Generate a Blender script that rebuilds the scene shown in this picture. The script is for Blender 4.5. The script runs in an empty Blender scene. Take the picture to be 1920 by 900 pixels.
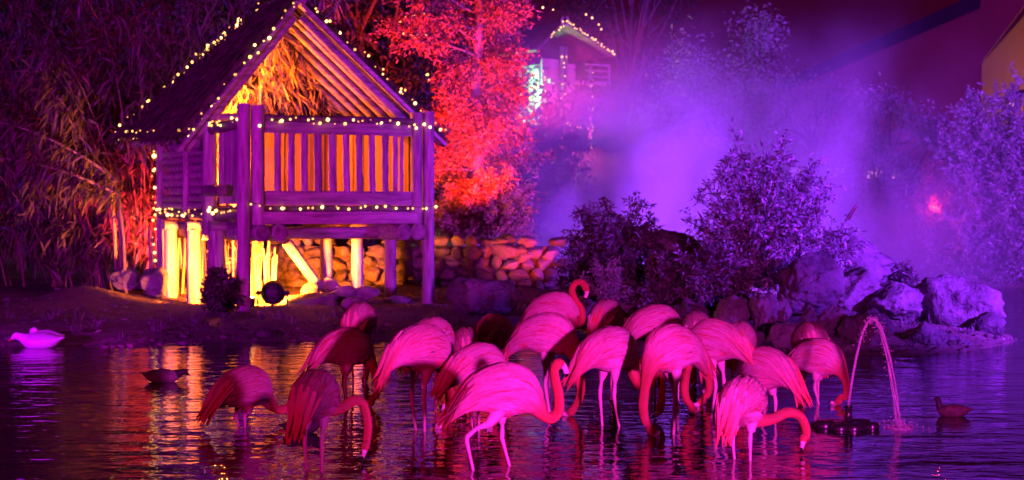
import bpy, bmesh, math, random
import numpy as np
from mathutils import Vector, Matrix, noise as mnoise

random.seed(7)
RNG = np.random.default_rng(7)
R = math.radians
sc = bpy.context.scene
COL = sc.collection

# ------------------------------------------------------------------ camera
F_PX, HOR, CAMZ = 3100.0, 395.0, 1.55          # focal length in 1920-px units, horizon row, eye height
cam = bpy.data.cameras.new('camera')
cam.sensor_width = 36.0
cam.lens = 36.0 * F_PX / 1920.0
cam.shift_y = -(450.0 - HOR) / 1920.0
cam.clip_end = 2000.0
cam.dof.use_dof = True
cam.dof.focus_distance = 12.5
cam.dof.aperture_fstop = 3.2
camo = bpy.data.objects.new('camera', cam)
camo.location = (0, 0, CAMZ)
camo.rotation_euler = (R(90), 0, 0)
COL.objects.link(camo)
sc.camera = camo

# ------------------------------------------------------------------ world and light
world = bpy.data.worlds.new('World')
sc.world = world
world.use_nodes = True
wn = world.node_tree
wn.nodes.clear()
sky = wn.nodes.new('ShaderNodeTexSky')
sky.sky_type = 'NISHITA'
sky.sun_disc = False
sky.sun_elevation = R(-6)
sky.sun_rotation = R(200)
b1 = wn.nodes.new('ShaderNodeBackground'); b1.inputs['Strength'].default_value = 0.004
b2 = wn.nodes.new('ShaderNodeBackground')      # reddish night glow of the lit park on low cloud
b2.inputs['Color'].default_value = (0.95, 0.005, 0.30, 1); b2.inputs['Strength'].default_value = 0.034
ad = wn.nodes.new('ShaderNodeAddShader'); wo = wn.nodes.new('ShaderNodeOutputWorld')
wn.links.new(sky.outputs[0], b1.inputs['Color'])
wn.links.new(b1.outputs[0], ad.inputs[0]); wn.links.new(b2.outputs[0], ad.inputs[1])
wn.links.new(ad.outputs[0], wo.inputs['Surface'])

def aim(o, target):
    d = Vector(target) - Vector(o.location)
    o.rotation_euler = d.to_track_quat('-Z', 'Y').to_euler()

moon = bpy.data.lights.new('moon', 'SUN'); moon.energy = 0.012; moon.angle = R(0.5); moon.color = (1.0, 0.55, 0.8)
mo = bpy.data.objects.new('moon', moon); COL.objects.link(mo); mo.location = (0, 0, 40); mo.rotation_euler = (R(40), 0, R(20))

def spot(name, loc, target, power, color, cone=60, blend=0.6, size=0.12):
    l = bpy.data.lights.new(name, 'SPOT'); l.energy = power; l.color = color
    l.spot_size = R(cone); l.spot_blend = blend; l.shadow_soft_size = size
    o = bpy.data.objects.new(name, l); COL.objects.link(o); o.location = loc; aim(o, target)
    return o

def point(name, loc, power, color, size=0.08):
    l = bpy.data.lights.new(name, 'POINT'); l.energy = power; l.color = color; l.shadow_soft_size = size
    o = bpy.data.objects.new(name, l); COL.objects.link(o); o.location = loc
    return o

# magenta and violet park floodlights standing on the near bank, left and right of the photographer
spot('magenta_flood', (3.2, 1.5, 1.35), (0.9, 12.6, 0.42), 8200, (1.0, 0.03, 0.88), cone=35, blend=0.7, size=0.2)
spot('red_spot', (-6.5, 0.5, 1.6), (0.2, 12.6, 0.35), 1500, (1.0, 0.0, 0.22), cone=46, blend=0.8, size=0.3)  # added fill that lifts the birds' dark undersides, not a park lamp
spot('violet_flood', (-9.5, 7.0, 1.6), (-5.7, 22.5, 1.9), 11500, (0.52, 0.0, 1.0), cone=46, blend=1.0, size=0.15)
# violet flood on the right shore: rocks, shrubs, mist
spot('mist_flood', (13.0, 11.0, 3.2), (6.8, 27.5, 1.8), 68000, (0.27, 0.02, 1.0), cone=70, blend=0.8, size=0.2)
spot('mist_flood', (2.4, 25.2, 0.9), (3.6, 36.0, 3.4), 7500, (0.31, 0.05, 1.0), cone=112, blend=1.0, size=0.2)
spot('mist_flood', (4.9, 24.3, 0.9), (5.2, 36.0, 3.6), 5200, (0.29, 0.04, 1.0), cone=140, blend=1.0, size=0.2)
# warm lamp inside the hut and the round floodlight under it are made with the hut

sc.view_settings.view_transform = 'Standard'
sc.view_settings.look = 'None'
sc.view_settings.exposure = 0.0
sc.view_settings.gamma = 1.0
sc.view_settings.use_curve_mapping = False
cy = sc.cycles
cy.use_denoising = True
cy.max_bounces = 6
cy.diffuse_bounces = 2
cy.glossy_bounces = 3
cy.transmission_bounces = 4
cy.volume_bounces = 0
cy.transparent_max_bounces = 6
cy.sample_clamp_indirect = 3.0
cy.caustics_reflective = False
cy.caustics_refractive = False
cy.volume_step_rate = 2.0
cy.volume_max_steps = 96

# ------------------------------------------------------------------ helpers
def P(px, py, D):
    """world point seen at a pixel of the photograph when it stands D metres away"""
    return Vector(((px - 960) / F_PX * D, D, CAMZ - (py - HOR) / F_PX * D))

def X(px, D): return (px - 960) / F_PX * D
def DW(py, z=0.0): return F_PX * (CAMZ - z) / (py - HOR)

class MB:
    def __init__(self): self.v = []; self.f = []; self.m = []; self.uvs = None
    def add(self, vs, fs, mi=0):
        b = len(self.v); self.v.extend([tuple(p) for p in vs])
        for f in fs: self.f.append(tuple(i + b for i in f)); self.m.append(mi)
    def box(self, c, s, mi=0, M=None):
        x, y, z = s[0] / 2, s[1] / 2, s[2] / 2
        vs = [Vector((sx * x, sy * y, sz * z)) for sz in (-1, 1) for sy in (-1, 1) for sx in (-1, 1)]
        if M is not None: vs = [M @ p for p in vs]
        self.add([p + Vector(c) for p in vs], [(0, 2, 3, 1), (4, 5, 7, 6), (0, 1, 5, 4), (2, 6, 7, 3), (0, 4, 6, 2), (1, 3, 7, 5)], mi)
    def beam(self, p0, p1, w, h, up=(0, 0, 1), mi=0):
        p0, p1 = Vector(p0), Vector(p1); t = (p1 - p0).normalized()
        s = t.cross(Vector(up)).normalized(); n = s.cross(t)
        vs = []
        for p in (p0, p1):
            for a, b in ((-1, -1), (1, -1), (1, 1), (-1, 1)): vs.append(p + s * (a * w / 2) + n * (b * h / 2))
        self.add(vs, [(0, 1, 2, 3), (7, 6, 5, 4), (0, 4, 5, 1), (1, 5, 6, 2), (2, 6, 7, 3), (3, 7, 4, 0)], mi)
    def tube(self, pts, rad, n=8, mi=0, cap=True):
        pts = [Vector(p) for p in pts]; k = len(pts)
        if not hasattr(rad, '__len__'): rad = [rad] * k
        ref = None; vs = []
        for i, p in enumerate(pts):
            t = (pts[min(i + 1, k - 1)] - pts[max(i - 1, 0)]).normalized()
            if ref is None:
                ref = Vector((0, 0, 1)) if abs(t.z) < 0.9 else Vector((1, 0, 0))
            s = (ref - t * ref.dot(t)).normalized(); ref = s; q = t.cross(s)
            for j in range(n):
                a = 2 * math.pi * j / n
                vs.append(p + (s * math.cos(a) + q * math.sin(a)) * rad[i])
        fs = []
        for i in range(k - 1):
            for j in range(n):
                a = i * n + j; b = i * n + (j + 1) % n
                fs.append((a, b, b + n, a + n))
        if cap:
            fs.append(tuple(range(n - 1, -1, -1))); fs.append(tuple(range((k - 1) * n, k * n)))
        self.add(vs, fs, mi)
    def build(self, name, mats, parent=None, smooth=False):
        me = bpy.data.meshes.new(name); me.from_pydata(self.v, [], self.f); 
        if not isinstance(mats, (list, tuple)): mats = [mats]
        for m in mats: me.materials.append(m)
        if len(mats) > 1: me.polygons.foreach_set('material_index', self.m)
        if smooth: me.polygons.foreach_set('use_smooth', [True] * len(me.polygons))
        me.update()
        o = bpy.data.objects.new(name, me); COL.objects.link(o)
        if parent is not None: o.parent = parent
        return o

def tag(o, label=None, cat=None, group=None, kind=None):
    if label: o['label'] = label
    if cat: o['category'] = cat
    if group: o['group'] = group
    if kind: o['kind'] = kind
    return o

def empty(name, loc, rz=0.0):
    o = bpy.data.objects.new(name, None); o.empty_display_size = 0.2
    COL.objects.link(o); o.location = loc; o.rotation_euler = (0, 0, rz); return o

def np_mesh(name, V, F, mat, parent=None, smooth=False):
    """V (n,3), F (m,k) -> object"""
    me = bpy.data.meshes.new(name); m, k = F.shape
    me.vertices.add(len(V)); me.vertices.foreach_set('co', np.asarray(V, np.float32).ravel())
    me.loops.add(m * k); me.loops.foreach_set('vertex_index', F.astype(np.int32).ravel())
    me.polygons.add(m); me.polygons.foreach_set('loop_start', np.arange(0, m * k, k, dtype=np.int32))
    try: me.polygons.foreach_set('loop_total', np.full(m, k, np.int32))
    except Exception: pass
    if smooth: me.polygons.foreach_set('use_smooth', np.ones(m, bool))
    me.materials.append(mat); me.update(calc_edges=True); me.validate()
    o = bpy.data.objects.new(name, me); COL.objects.link(o)
    if parent is not None: o.parent = parent
    return o

def unit(a): return a / np.maximum(np.linalg.norm(a, axis=-1, keepdims=True), 1e-9)

def leaf_arrays(pos, d, L, W, fold=0.25, droop=0.0):
    """leaf blades: base, two sides, tip with a folded rib (2 quads-> 4 verts + mid)"""
    pos = np.asarray(pos, float); n = len(pos); d = unit(np.asarray(d, float))
    r = unit(RNG.normal(size=(n, 3))); s = unit(np.cross(d, r)); nn = np.cross(s, d)
    L = np.broadcast_to(np.asarray(L, float), (n,))[:, None]; W = np.broadcast_to(np.asarray(W, float), (n,))[:, None]
    mid = pos + d * L * 0.45
    tip = pos + d * L; tip[:, 2] -= droop * L[:, 0]
    a = mid + s * W * 0.5 + nn * W * fold; b = mid - s * W * 0.5 + nn * W * fold
    V = np.stack([pos, a, tip, b, mid], 1).reshape(-1, 3)
    base = np.arange(n)[:, None] * 5
    F = np.concatenate([base + np.array([0, 1, 4]), base + np.array([1, 2, 4]), base + np.array([2, 3, 4]), base + np.array([3, 0, 4])])
    return V, F

def leaves(name, pos, d, L, W, mat, parent=None, fold=0.25, droop=0.0):
    V, F = leaf_arrays(pos, d, L, W, fold, droop)
    return np_mesh(name, V, F, mat, parent)

# ------------------------------------------------------------------ materials
def mat_new(name):
    m = bpy.data.materials.new(name); m.use_nodes = True; nt = m.node_tree
    return m, nt, nt.nodes['Principled BSDF']

def N(nt, t, **kw):
    n = nt.nodes.new(t)
    for k, v in kw.items():
        if k in n.inputs: n.inputs[k].default_value = v
        else: setattr(n, k, v)
    return n

def ramp(nt, fac, stops):
    r = nt.nodes.new('ShaderNodeValToRGB'); e = r.color_ramp.elements
    while len(e) < len(stops): e.new(0.5)
    for el, (p, c) in zip(e, stops): el.position = p; el.color = (*c, 1)
    nt.links.new(fac, r.inputs[0]); return r

def surf(name, c0, c1, scale=4.0, stretch=(1, 1, 1), rough=0.8, bump=0.3, bscale=None, detail=6.0, spec=0.3, dist=0.02, vary=0.25):
    m, nt, bs = mat_new(name); L = nt.links
    tc = N(nt, 'ShaderNodeTexCoord'); mp = N(nt, 'ShaderNodeMapping'); mp.inputs['Scale'].default_value = stretch
    L.new(tc.outputs['Object'], mp.inputs['Vector'])
    oi = N(nt, 'ShaderNodeObjectInfo')
    va = N(nt, 'ShaderNodeVectorMath', operation='ADD'); sc_ = N(nt, 'ShaderNodeVectorMath', operation='SCALE')
    cb = N(nt, 'ShaderNodeCombineXYZ')
    for k in range(3): L.new(oi.outputs['Random'], cb.inputs[k])
    L.new(cb.outputs[0], sc_.inputs[0]); sc_.inputs['Scale'].default_value = 17.0
    L.new(mp.outputs[0], va.inputs[0]); L.new(sc_.outputs[0], va.inputs[1])
    no = N(nt, 'ShaderNodeTexNoise', Scale=scale, Detail=detail, Roughness=0.62); L.new(va.outputs[0], no.inputs['Vector'])
    rp = ramp(nt, no.outputs[0], [(0.3, c0), (0.7, c1)])
    hs = N(nt, 'ShaderNodeHueSaturation'); L.new(rp.outputs[0], hs.inputs['Color'])
    mr = N(nt, 'ShaderNodeMapRange'); mr.inputs['To Min'].default_value = 1 - vary; mr.inputs['To Max'].default_value = 1 + vary
    L.new(oi.outputs['Random'], mr.inputs['Value']); L.new(mr.outputs[0], hs.inputs['Value'])
    L.new(hs.outputs[0], bs.inputs['Base Color'])
    bs.inputs['Roughness'].default_value = rough; bs.inputs['Specular IOR Level'].default_value = spec
    if bump:
        n2 = N(nt, 'ShaderNodeTexNoise', Scale=bscale or scale * 3, Detail=8.0, Roughness=0.6); L.new(va.outputs[0], n2.inputs['Vector'])
        bp = N(nt, 'ShaderNodeBump', Strength=bump, Distance=dist); L.new(n2.outputs[0], bp.inputs['Height']); L.new(bp.outputs[0], bs.inputs['Normal'])
    return m

def leafmat(name, c0, c1, trans=0.25, rough=0.5, spec=0.4):
    m, nt, bs = mat_new(name); L = nt.links
    ge = N(nt, 'ShaderNodeNewGeometry')
    rp = ramp(nt, ge.outputs['Random Per Island'], [(0.0, c0), (1.0, c1)])
    L.new(rp.outputs[0], bs.inputs['Base Color']); bs.inputs['Roughness'].default_value = rough
    bs.inputs['Specular IOR Level'].default_value = spec
    tr = N(nt, 'ShaderNodeBsdfTranslucent'); L.new(rp.outputs[0], tr.inputs['Color'])
    mx = N(nt, 'ShaderNodeMixShader'); mx.inputs[0].default_value = trans
    L.new(bs.outputs[0], mx.inputs[1]); L.new(tr.outputs[0], mx.inputs[2])
    L.new(mx.outputs[0], nt.nodes['Material Output'].inputs['Surface'])
    return m

def plain(name, c, rough=0.6, metal=0.0, spec=0.4):
    m, nt, bs = mat_new(name); bs.inputs['Base Color'].default_value = (*c, 1)
    no = N(nt, 'ShaderNodeTexNoise', Scale=25.0, Detail=4.0)
    mr = N(nt, 'ShaderNodeMapRange'); mr.inputs['To Min'].default_value = max(0.02, rough - 0.12); mr.inputs['To Max'].default_value = min(1, rough + 0.12)
    nt.links.new(no.outputs[0], mr.inputs['Value']); nt.links.new(mr.outputs[0], bs.inputs['Roughness'])
    bs.inputs['Metallic'].default_value = metal; bs.inputs['Specular IOR Level'].default_value = spec
    return m

def emit(name, c, s):
    m, nt, bs = mat_new(name); bs.inputs['Base Color'].default_value = (*c, 1)
    bs.inputs['Emission Color'].default_value = (*c, 1); bs.inputs['Emission Strength'].default_value = s
    return m

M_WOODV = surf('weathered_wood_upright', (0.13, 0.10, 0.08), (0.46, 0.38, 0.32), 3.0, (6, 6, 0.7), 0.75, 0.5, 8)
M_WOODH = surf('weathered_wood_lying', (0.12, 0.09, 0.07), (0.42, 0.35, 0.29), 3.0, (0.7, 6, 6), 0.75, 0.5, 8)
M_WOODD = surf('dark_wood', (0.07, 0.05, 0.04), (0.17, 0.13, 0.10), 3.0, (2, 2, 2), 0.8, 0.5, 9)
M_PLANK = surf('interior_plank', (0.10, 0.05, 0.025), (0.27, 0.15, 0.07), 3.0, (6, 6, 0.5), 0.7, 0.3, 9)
M_LOGEND = surf('log_end_grain', (0.10, 0.07, 0.06), (0.26, 0.20, 0.17), 9.0, (1, 1, 1), 0.85, 0.6, 20)
M_THATCH = surf('thatch', (0.035, 0.026, 0.02), (0.12, 0.085, 0.06), 8.0, (1, 1, 1), 0.95, 0.8, 30, spec=0.1)
M_REED = leafmat('dry_reed', (0.30, 0.20, 0.09), (0.62, 0.47, 0.26), 0.15, 0.6)
M_DRYLEAF = leafmat('dry_palm_leaf', (0.32, 0.20, 0.08), (0.60, 0.42, 0.18), 0.3, 0.5)
M_STONE = surf('field_stone', (0.09, 0.07, 0.06), (0.27, 0.22, 0.18), 5.0, (1, 1, 1), 0.9, 1.0, 9, vary=0.4, dist=0.05)
M_ROCK = surf('boulder_rock', (0.055, 0.048, 0.048), (0.22, 0.20, 0.20), 1.8, (1, 1, 1), 0.82, 1.0, 5.0, detail=12, dist=0.14, vary=0.2)
M_MORTAR = surf('wall_core_earth', (0.04, 0.03, 0.025), (0.08, 0.06, 0.05), 6.0)
M_SOIL = surf('bank_soil', (0.12, 0.085, 0.07), (0.26, 0.20, 0.17), 0.9, (1, 1, 1), 0.92, 1.0, 4.0, detail=12, dist=0.12, vary=0.0)
M_BARK = surf('bark', (0.07, 0.05, 0.04), (0.19, 0.14, 0.11), 4.0, (4, 4, 0.8), 0.9, 0.8, 12)
M_CANE = surf('bamboo_cane', (0.12, 0.10, 0.05), (0.30, 0.25, 0.13), 3.0, (3, 3, 0.6), 0.45, 0.2, 10)
M_BAMLEAF = leafmat('bamboo_leaf', (0.06, 0.065, 0.03), (0.20, 0.17, 0.09), 0.25, 0.45)
M_CONIFER = leafmat('autumn_needle', (0.13, 0.05, 0.03), (0.32, 0.14, 0.08), 0.3, 0.6)
M_DARKLEAF = leafmat('dark_leaf', (0.03, 0.035, 0.02), (0.09, 0.09, 0.05), 0.2, 0.5)
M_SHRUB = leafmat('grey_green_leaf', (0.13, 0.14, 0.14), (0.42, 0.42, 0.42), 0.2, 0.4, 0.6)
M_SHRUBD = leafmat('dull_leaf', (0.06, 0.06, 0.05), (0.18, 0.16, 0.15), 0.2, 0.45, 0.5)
M_WILLOW = leafmat('silver_leaf', (0.14, 0.15, 0.12), (0.42, 0.42, 0.36), 0.2, 0.45, 0.5)
M_SPIKE = surf('seed_spike', (0.07, 0.04, 0.04), (0.16, 0.10, 0.09), 30, rough=0.9)
M_BLACK = plain('black_plastic', (0.015, 0.014, 0.016), 0.28, 0.0, 0.5)
M_IRON = plain('black_iron', (0.03, 0.028, 0.028), 0.5, 0.4)
M_WIRE = plain('green_wire', (0.02, 0.025, 0.015), 0.6)
M_BULB = emit('warm_bulb', (1.0, 0.46, 0.10), 4.0)
M_BULBFAR = emit('far_warm_bulb', (1.0, 0.46, 0.14), 4.0)

# ------------------------------------------------------------------ ground and water
LAND = np.array([(-300, 19), (-12, 18.7), (-7, 18.7), (-5.2, 19.0), (-3.5, 19.4), (-2, 19.7), (-0.8, 20.2), (0.5, 20.3), (1.6, 19.5),
                 (2.6, 18.7), (3.4, 17.9), (4.4, 17.6), (5.2, 18.4), (6.0, 19.6), (6.3, 21), (6.0, 24), (7, 30), (8.0, 34.2), (9.0, 33.4),
                 (18, 33.2), (300, 33), (300, 500), (-300, 500)], float)

def land_dist(x, y):
    x = np.asarray(x, float); y = np.asarray(y, float)
    best = np.full(x.shape, 1e9); inside = np.zeros(x.shape, bool)
    n = len(LAND)
    for i in range(n):
        ax, ay = LAND[i]; bx, by = LAND[(i + 1) % n]
        dx, dy = bx - ax, by - ay
        t = np.clip(((x - ax) * dx + (y - ay) * dy) / (dx * dx + dy * dy), 0, 1)
        best = np.minimum(best, np.hypot(x - ax - t * dx, y - ay - t * dy))
        c = ((ay > y) != (by > y)) & (x < (bx - ax) * (y - ay) / np.where(by == ay, 1e-9, by - ay) + ax)
        inside ^= c
    d = np.where(inside, best, -best)
    return np.maximum(d, 0.2 - y)                # the near bank where the photographer stands

def vnoise(x, y, s):
    return np.array([mnoise.noise(Vector((a * s, b * s, 3.3))) for a, b in zip(np.ravel(x), np.ravel(y))]).reshape(np.shape(x))

def ground_z(x, y, noise=True):
    x = np.asarray(x, float); y = np.asarray(y, float)
    d = land_dist(x, y)
    cap = 0.26 + 0.34 * np.exp(-((x - 3.6) / 2.4) ** 2 - ((y - 22.5) / 3.0) ** 2)
    z = np.where(d > 0, cap * (1 - np.exp(-d * 0.85 / cap * 0.26)), np.maximum(-0.7, d * 0.35))
    z = z + 0.20 * np.exp(-((x + 6.3) / 0.55) ** 2 - ((y - 24.0) / 0.8) ** 2)          # earth mound left of the bamboo
    z = z + 0.12 * np.exp(-((x + 2.2) / 2.4) ** 2 - ((y - 25.6) / 1.5) ** 2)           # slope under the back of the hut
    z = z + 3.3 * np.exp(-((x - 1.9) / 3.6) ** 2 - ((y - 46.5) / 4.5) ** 2)            # knoll that carries the far hut
    if noise: z = z + np.where(d > -0.2, 1, 0) * (0.05 * vnoise(x, y, 0.8) + 0.025 * vnoise(x, y, 2.7)) * np.clip((d + 0.2), 0, 1)
    return z

def gz(x, y): return float(ground_z(np.array([x]), np.array([y]))[0])

def axis(lo, hi, step, far):
    mid = np.arange(lo, hi + step / 2, step); g = []; s = step; p = hi
    while p < far: s *= 1.5; p += s; g.append(p)
    h = []; s = step; p = lo
    while p > -far: s *= 1.5; p -= s; h.append(p)
    return np.array(h[::-1] + list(mid) + g)

gx = axis(-9, 13, 0.22, 400); gy = axis(15, 50, 0.28, 500); gy = gy[gy > -40]
GX, GY = np.meshgrid(gx, gy); GZ = ground_z(GX, GY)
nx, ny = len(gx), len(gy)
idx = np.arange(nx * ny).reshape(ny, nx)
Fq = np.stack([idx[:-1, :-1], idx[:-1, 1:], idx[1:, 1:], idx[1:, :-1]], -1).reshape(-1, 4)
ground = np_mesh('ground', np.stack([GX, GY, GZ], -1).reshape(-1, 3), Fq, M_SOIL, smooth=True)
tag(ground, kind='structure')

m, nt, bs = mat_new('pond_water'); L = nt.links
bs.inputs['Base Color'].default_value = (0.006, 0.003, 0.008, 1); bs.inputs['Roughness'].default_value = 0.015
bs.inputs['IOR'].default_value = 1.45; bs.inputs['Specular IOR Level'].default_value = 0.5
tc = N(nt, 'ShaderNodeTexCoord')
def wave(scale, stretch, rot, dist):
    mp = N(nt, 'ShaderNodeMapping'); mp.inputs['Scale'].default_value = stretch; mp.inputs['Rotation'].default_value = (0, 0, R(rot))
    L.new(tc.outputs['Object'], mp.inputs['Vector'])
    n = N(nt, 'ShaderNodeTexNoise', Scale=scale, Detail=2.0, Roughness=0.45, Distortion=dist); L.new(mp.outputs[0], n.inputs['Vector'])
    return n
w1 = wave(1.5, (0.55, 1.3, 1), 8, 0.3); w2 = wave(4.2, (0.6, 1.25, 1), -14, 0.5); w3 = wave(11.0, (0.8, 1.1, 1), 25, 0.2)
def mul(a, k):
    n = N(nt, 'ShaderNodeMath', operation='MULTIPLY'); L.new(a, n.inputs[0]); n.inputs[1].default_value = k; return n.outputs[0]
def addn(a, b):
    n = N(nt, 'ShaderNodeMath', operation='ADD'); L.new(a, n.inputs[0]); L.new(b, n.inputs[1]); return n.outputs[0]
h = addn(addn(mul(w1.outputs[0], 0.016), mul(w2.outputs[0], 0.010)), mul(w3.outputs[0], 0.0030))
bp = N(nt, 'ShaderNodeBump', Strength=1.0, Distance=1.0); L.new(h, bp.inputs['Height']); L.new(bp.outputs[0], bs.inputs['Normal'])
M_WATER = m
wb = MB(); wb.add([(-280, -30, 0), (280, -30, 0), (280, 45, 0), (-280, 45, 0)], [(0, 1, 2, 3)])
tag(wb.build('water', M_WATER), kind='structure')

# ------------------------------------------------------------------ stones and boulders
def ico(sub):
    bm = bmesh.new(); bmesh.ops.create_icosphere(bm, subdivisions=sub, radius=1.0)
    V = np.array([v.co[:] for v in bm.verts]); F = np.array([[v.index for v in f.verts] for f in bm.faces]); bm.free()
    return V, F
ICO = {k: ico(k) for k in (1, 2, 3, 5)}

def rock_verts(sub, seed, cuts=11, rough=0.20, lo=0.55, hi=0.9):
    rg = np.random.default_rng(seed); V, F = ICO[sub]; V = V.copy()
    for _ in range(cuts):
        n = unit(rg.normal(size=3) * np.array([1, 1, 0.8])); d = rg.uniform(lo, hi)
        s = V @ n - d; V = V - np.where(s > 0, s * 0.93, 0)[:, None] * n
    if sub >= 3:
        off = rg.uniform(0, 50, 3)
        disp = np.array([mnoise.fractal(Vector(p * 1.6 + off), 0.9, 2.1, 6) for p in V])
        cr = np.array([abs(mnoise.noise(Vector(p * 2.3 + off[::-1]))) for p in V])
        V = V * (1 + rough * disp - 0.10 * np.clip(0.10 - cr, 0, 1) / 0.10 * 0.6)[:, None]
    V[:, :] -= (V.max(0) + V.min(0)) / 2
    V /= (V.max(0) - V.min(0)) / 2
    return V, F

def boulder(px, py, w, h, D, label, seed, depth=1.0, rot=0.0, sub=5, group='boulders piled along the shore', name='boulder', mat=None):
    """pixel box centre, width and height -> a rock of that size standing D metres away"""
    c = P(px, py, D); sx = w / F_PX * D / 2; sz = h / F_PX * D / 2; sy = (sx + sz) / 2 * depth
    V, F = rock_verts(sub, seed)
    V = V * np.array([sx, sy, sz])
    a = R(rot); V = V @ np.array([[math.cos(a), 0, -math.sin(a)], [0, 1, 0], [math.sin(a), 0, math.cos(a)]])
    V[:, 2] -= V[:, 2].min()
    o = np_mesh(name, V, F, mat or M_ROCK, smooth=True)
    o.location = (c.x, c.y, c.z - sz); tag(o, label, 'boulder', group); return o

BOULDERS = [
 (905, 566, 150, 92, 21.6, 'wide dark pitted boulder right of the hut below the stone wall', 1, 1.1, 0),
 (1518, 532, 128, 122, 20.0, 'brightly lit flat-fronted pale boulder under the big shrub', 2, 1.0, 0),
 (1604, 490, 150, 84, 22.2, 'pale sloping slab behind the brightly lit boulder', 3, 1.0, 14),
 (1600, 545, 130, 92, 20.6, 'dark shaded boulder between the pale slab and the arching water jet', 4, 1.0, 0),
 (1786, 578, 178, 124, 20.6, 'largest round-topped boulder at the right end of the pile', 5, 1.0, 8),
 (1742, 645, 128, 84, 18.6, 'low angular boulder at the water edge below the largest one', 6, 1.0, 10),
 (1852, 610, 66, 50, 20.2, 'small pale pointed rock at the far right tip of the pile', 7, 1.0, 10),
 (1806, 652, 44, 34, 18.7, 'small round rock in the water at the right of the pile', 8, 1.0, 0),
 (1684, 566, 116, 86, 20.3, 'tilted boulder leaning left of the largest one', 9, 1.0, -18),
 (1622, 634, 106, 116, 18.4, 'tall dark boulder behind the arching water jet', 10, 1.0, 0),
 (1565, 606, 90, 70, 18.8, 'black flat-topped boulder left of the water jet', 11, 1.0, 5),
 (1433, 590, 58, 84, 19.2, 'upright rounded rock standing behind the flamingos on the right', 12, 0.9, 0),
 (1468, 578, 34, 58, 19.4, 'narrow upright rock right beside the upright rounded one', 13, 0.9, 0),
 (1482, 556, 48, 58, 19.8, 'reddish pointed rock below the brightly lit boulder', 14, 0.9, -10),
 (1372, 592, 66, 74, 19.4, 'dim leaning rock left of the upright rounded rock', 15, 0.9, 12),
 (1298, 594, 80, 70, 19.8, 'dim wide rock behind the middle of the flock', 16, 0.9, 0),
 (1517, 598, 34, 44, 18.8, 'small egg-shaped rock left of the black flat-topped boulder', 17, 0.9, 0),
 (1480, 630, 84, 50, 18.2, 'low dark rock at the waterline behind the right-hand flamingos', 18, 0.9, 0),
 (1400, 634, 70, 40, 18.4, 'low black rock at the waterline behind the flock', 19, 0.9, 0),
 (1545, 650, 70, 44, 17.9, 'small dark rock at the waterline left of the water jet', 20, 0.9, 0),
 (1225, 606, 70, 60, 20.0, 'dim purple rock peeping out behind the broad-backed flamingo', 21, 0.9, 0),
 (1262, 474, 130, 74, 22.6, 'dim mossy boulder among the leaves left of the big shrub', 22, 1.0, 12),
 (1350, 500, 110, 90, 21.8, 'boulder half hidden under the leaves of the big shrub', 23, 1.0, 0),
 (1190, 560, 120, 70, 21.4, 'black boulder in the shade of the dark shrub', 24, 1.0, 0),
 (1085, 585, 90, 60, 21.0, 'black rock in shade behind the head-up flamingo', 25, 1.0, 0),
 (236, 524, 66, 48, 24.5, 'dim boulder at the foot of the bamboo, further left of two', 26, 1.0, 0),
 (292, 528, 62, 56, 24.2, 'dim boulder beside the hut piles at the foot of the bamboo', 27, 1.0, 0),
 (1012, 262, 74, 56, 42.5, 'dark rock on the knoll below the far hut, leftmost', 28, 1.0, 0),
 (1085, 270, 52, 30, 42.0, 'dark low rock on the knoll under the far hut doorway', 29, 1.0, 0),
 (1146, 270, 72, 34, 42.2, 'dark rock on the knoll below the far hut, rightmost', 30, 1.0, 0),
]
for b in BOULDERS:
    px, py, w, h_, D, lab, sd, dp, rt = b
    boulder(px, py, w, h_, D, lab, sd, dp, rt, group='rocks on the knoll' if D > 40 else 'boulders along the shore')

UNDER = [
 (578, 570, 128, 44, 22.9, 'flat pale block lit yellow beside the round lamp', 41),
 (582, 543, 36, 28, 23.2, 'small round stone lit orange under the hut brace', 42),
 (617, 538, 44, 36, 23.6, 'rounded stone at the foot of the leftmost front pile', 43),
 (645, 548, 50, 26, 23.3, 'flat stone right of the rounded stone under the hut', 44),
 (684, 553, 60, 34, 23.4, 'tan stone at the foot of the middle pile under the hut', 45),
 (664, 572, 56, 32, 22.3, 'purple-lit rock on the bank in front of the hut', 46),
 (622, 576, 34, 26, 22.6, 'small brown stone beside the purple-lit rock', 47),
 (742, 566, 60, 26, 23.3, 'low stone at the foot of the right pile under the hut', 48),
 (590, 578, 22, 18, 22.6, 'tiny stone in front of the flat pale block', 49),
 (840, 560, 46, 40, 23.6, 'reddish stone just right of the hut corner post', 50),
]
for px, py, w, h_, D, lab, sd in UNDER:
    boulder(px, py, w, h_, D, lab, sd, 0.9, 0, 3, 'stones under the hut', 'stone', M_STONE)
for i, (px, py, w) in enumerate([(196, 651, 18), (212, 650, 12), (226, 649, 20), (244, 648, 14), (300, 645, 16), (345, 643, 22)]):
    boulder(px, py, w, 9, 18.75 + 0.02 * i, ['first', 'second', 'third', 'fourth', 'fifth', 'sixth'][i] + ' of the small stones along the left water edge, counting from the left', 60 + i, 1.0, 0, 2, 'pebbles at the left water edge', 'stone', M_STONE)

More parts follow.
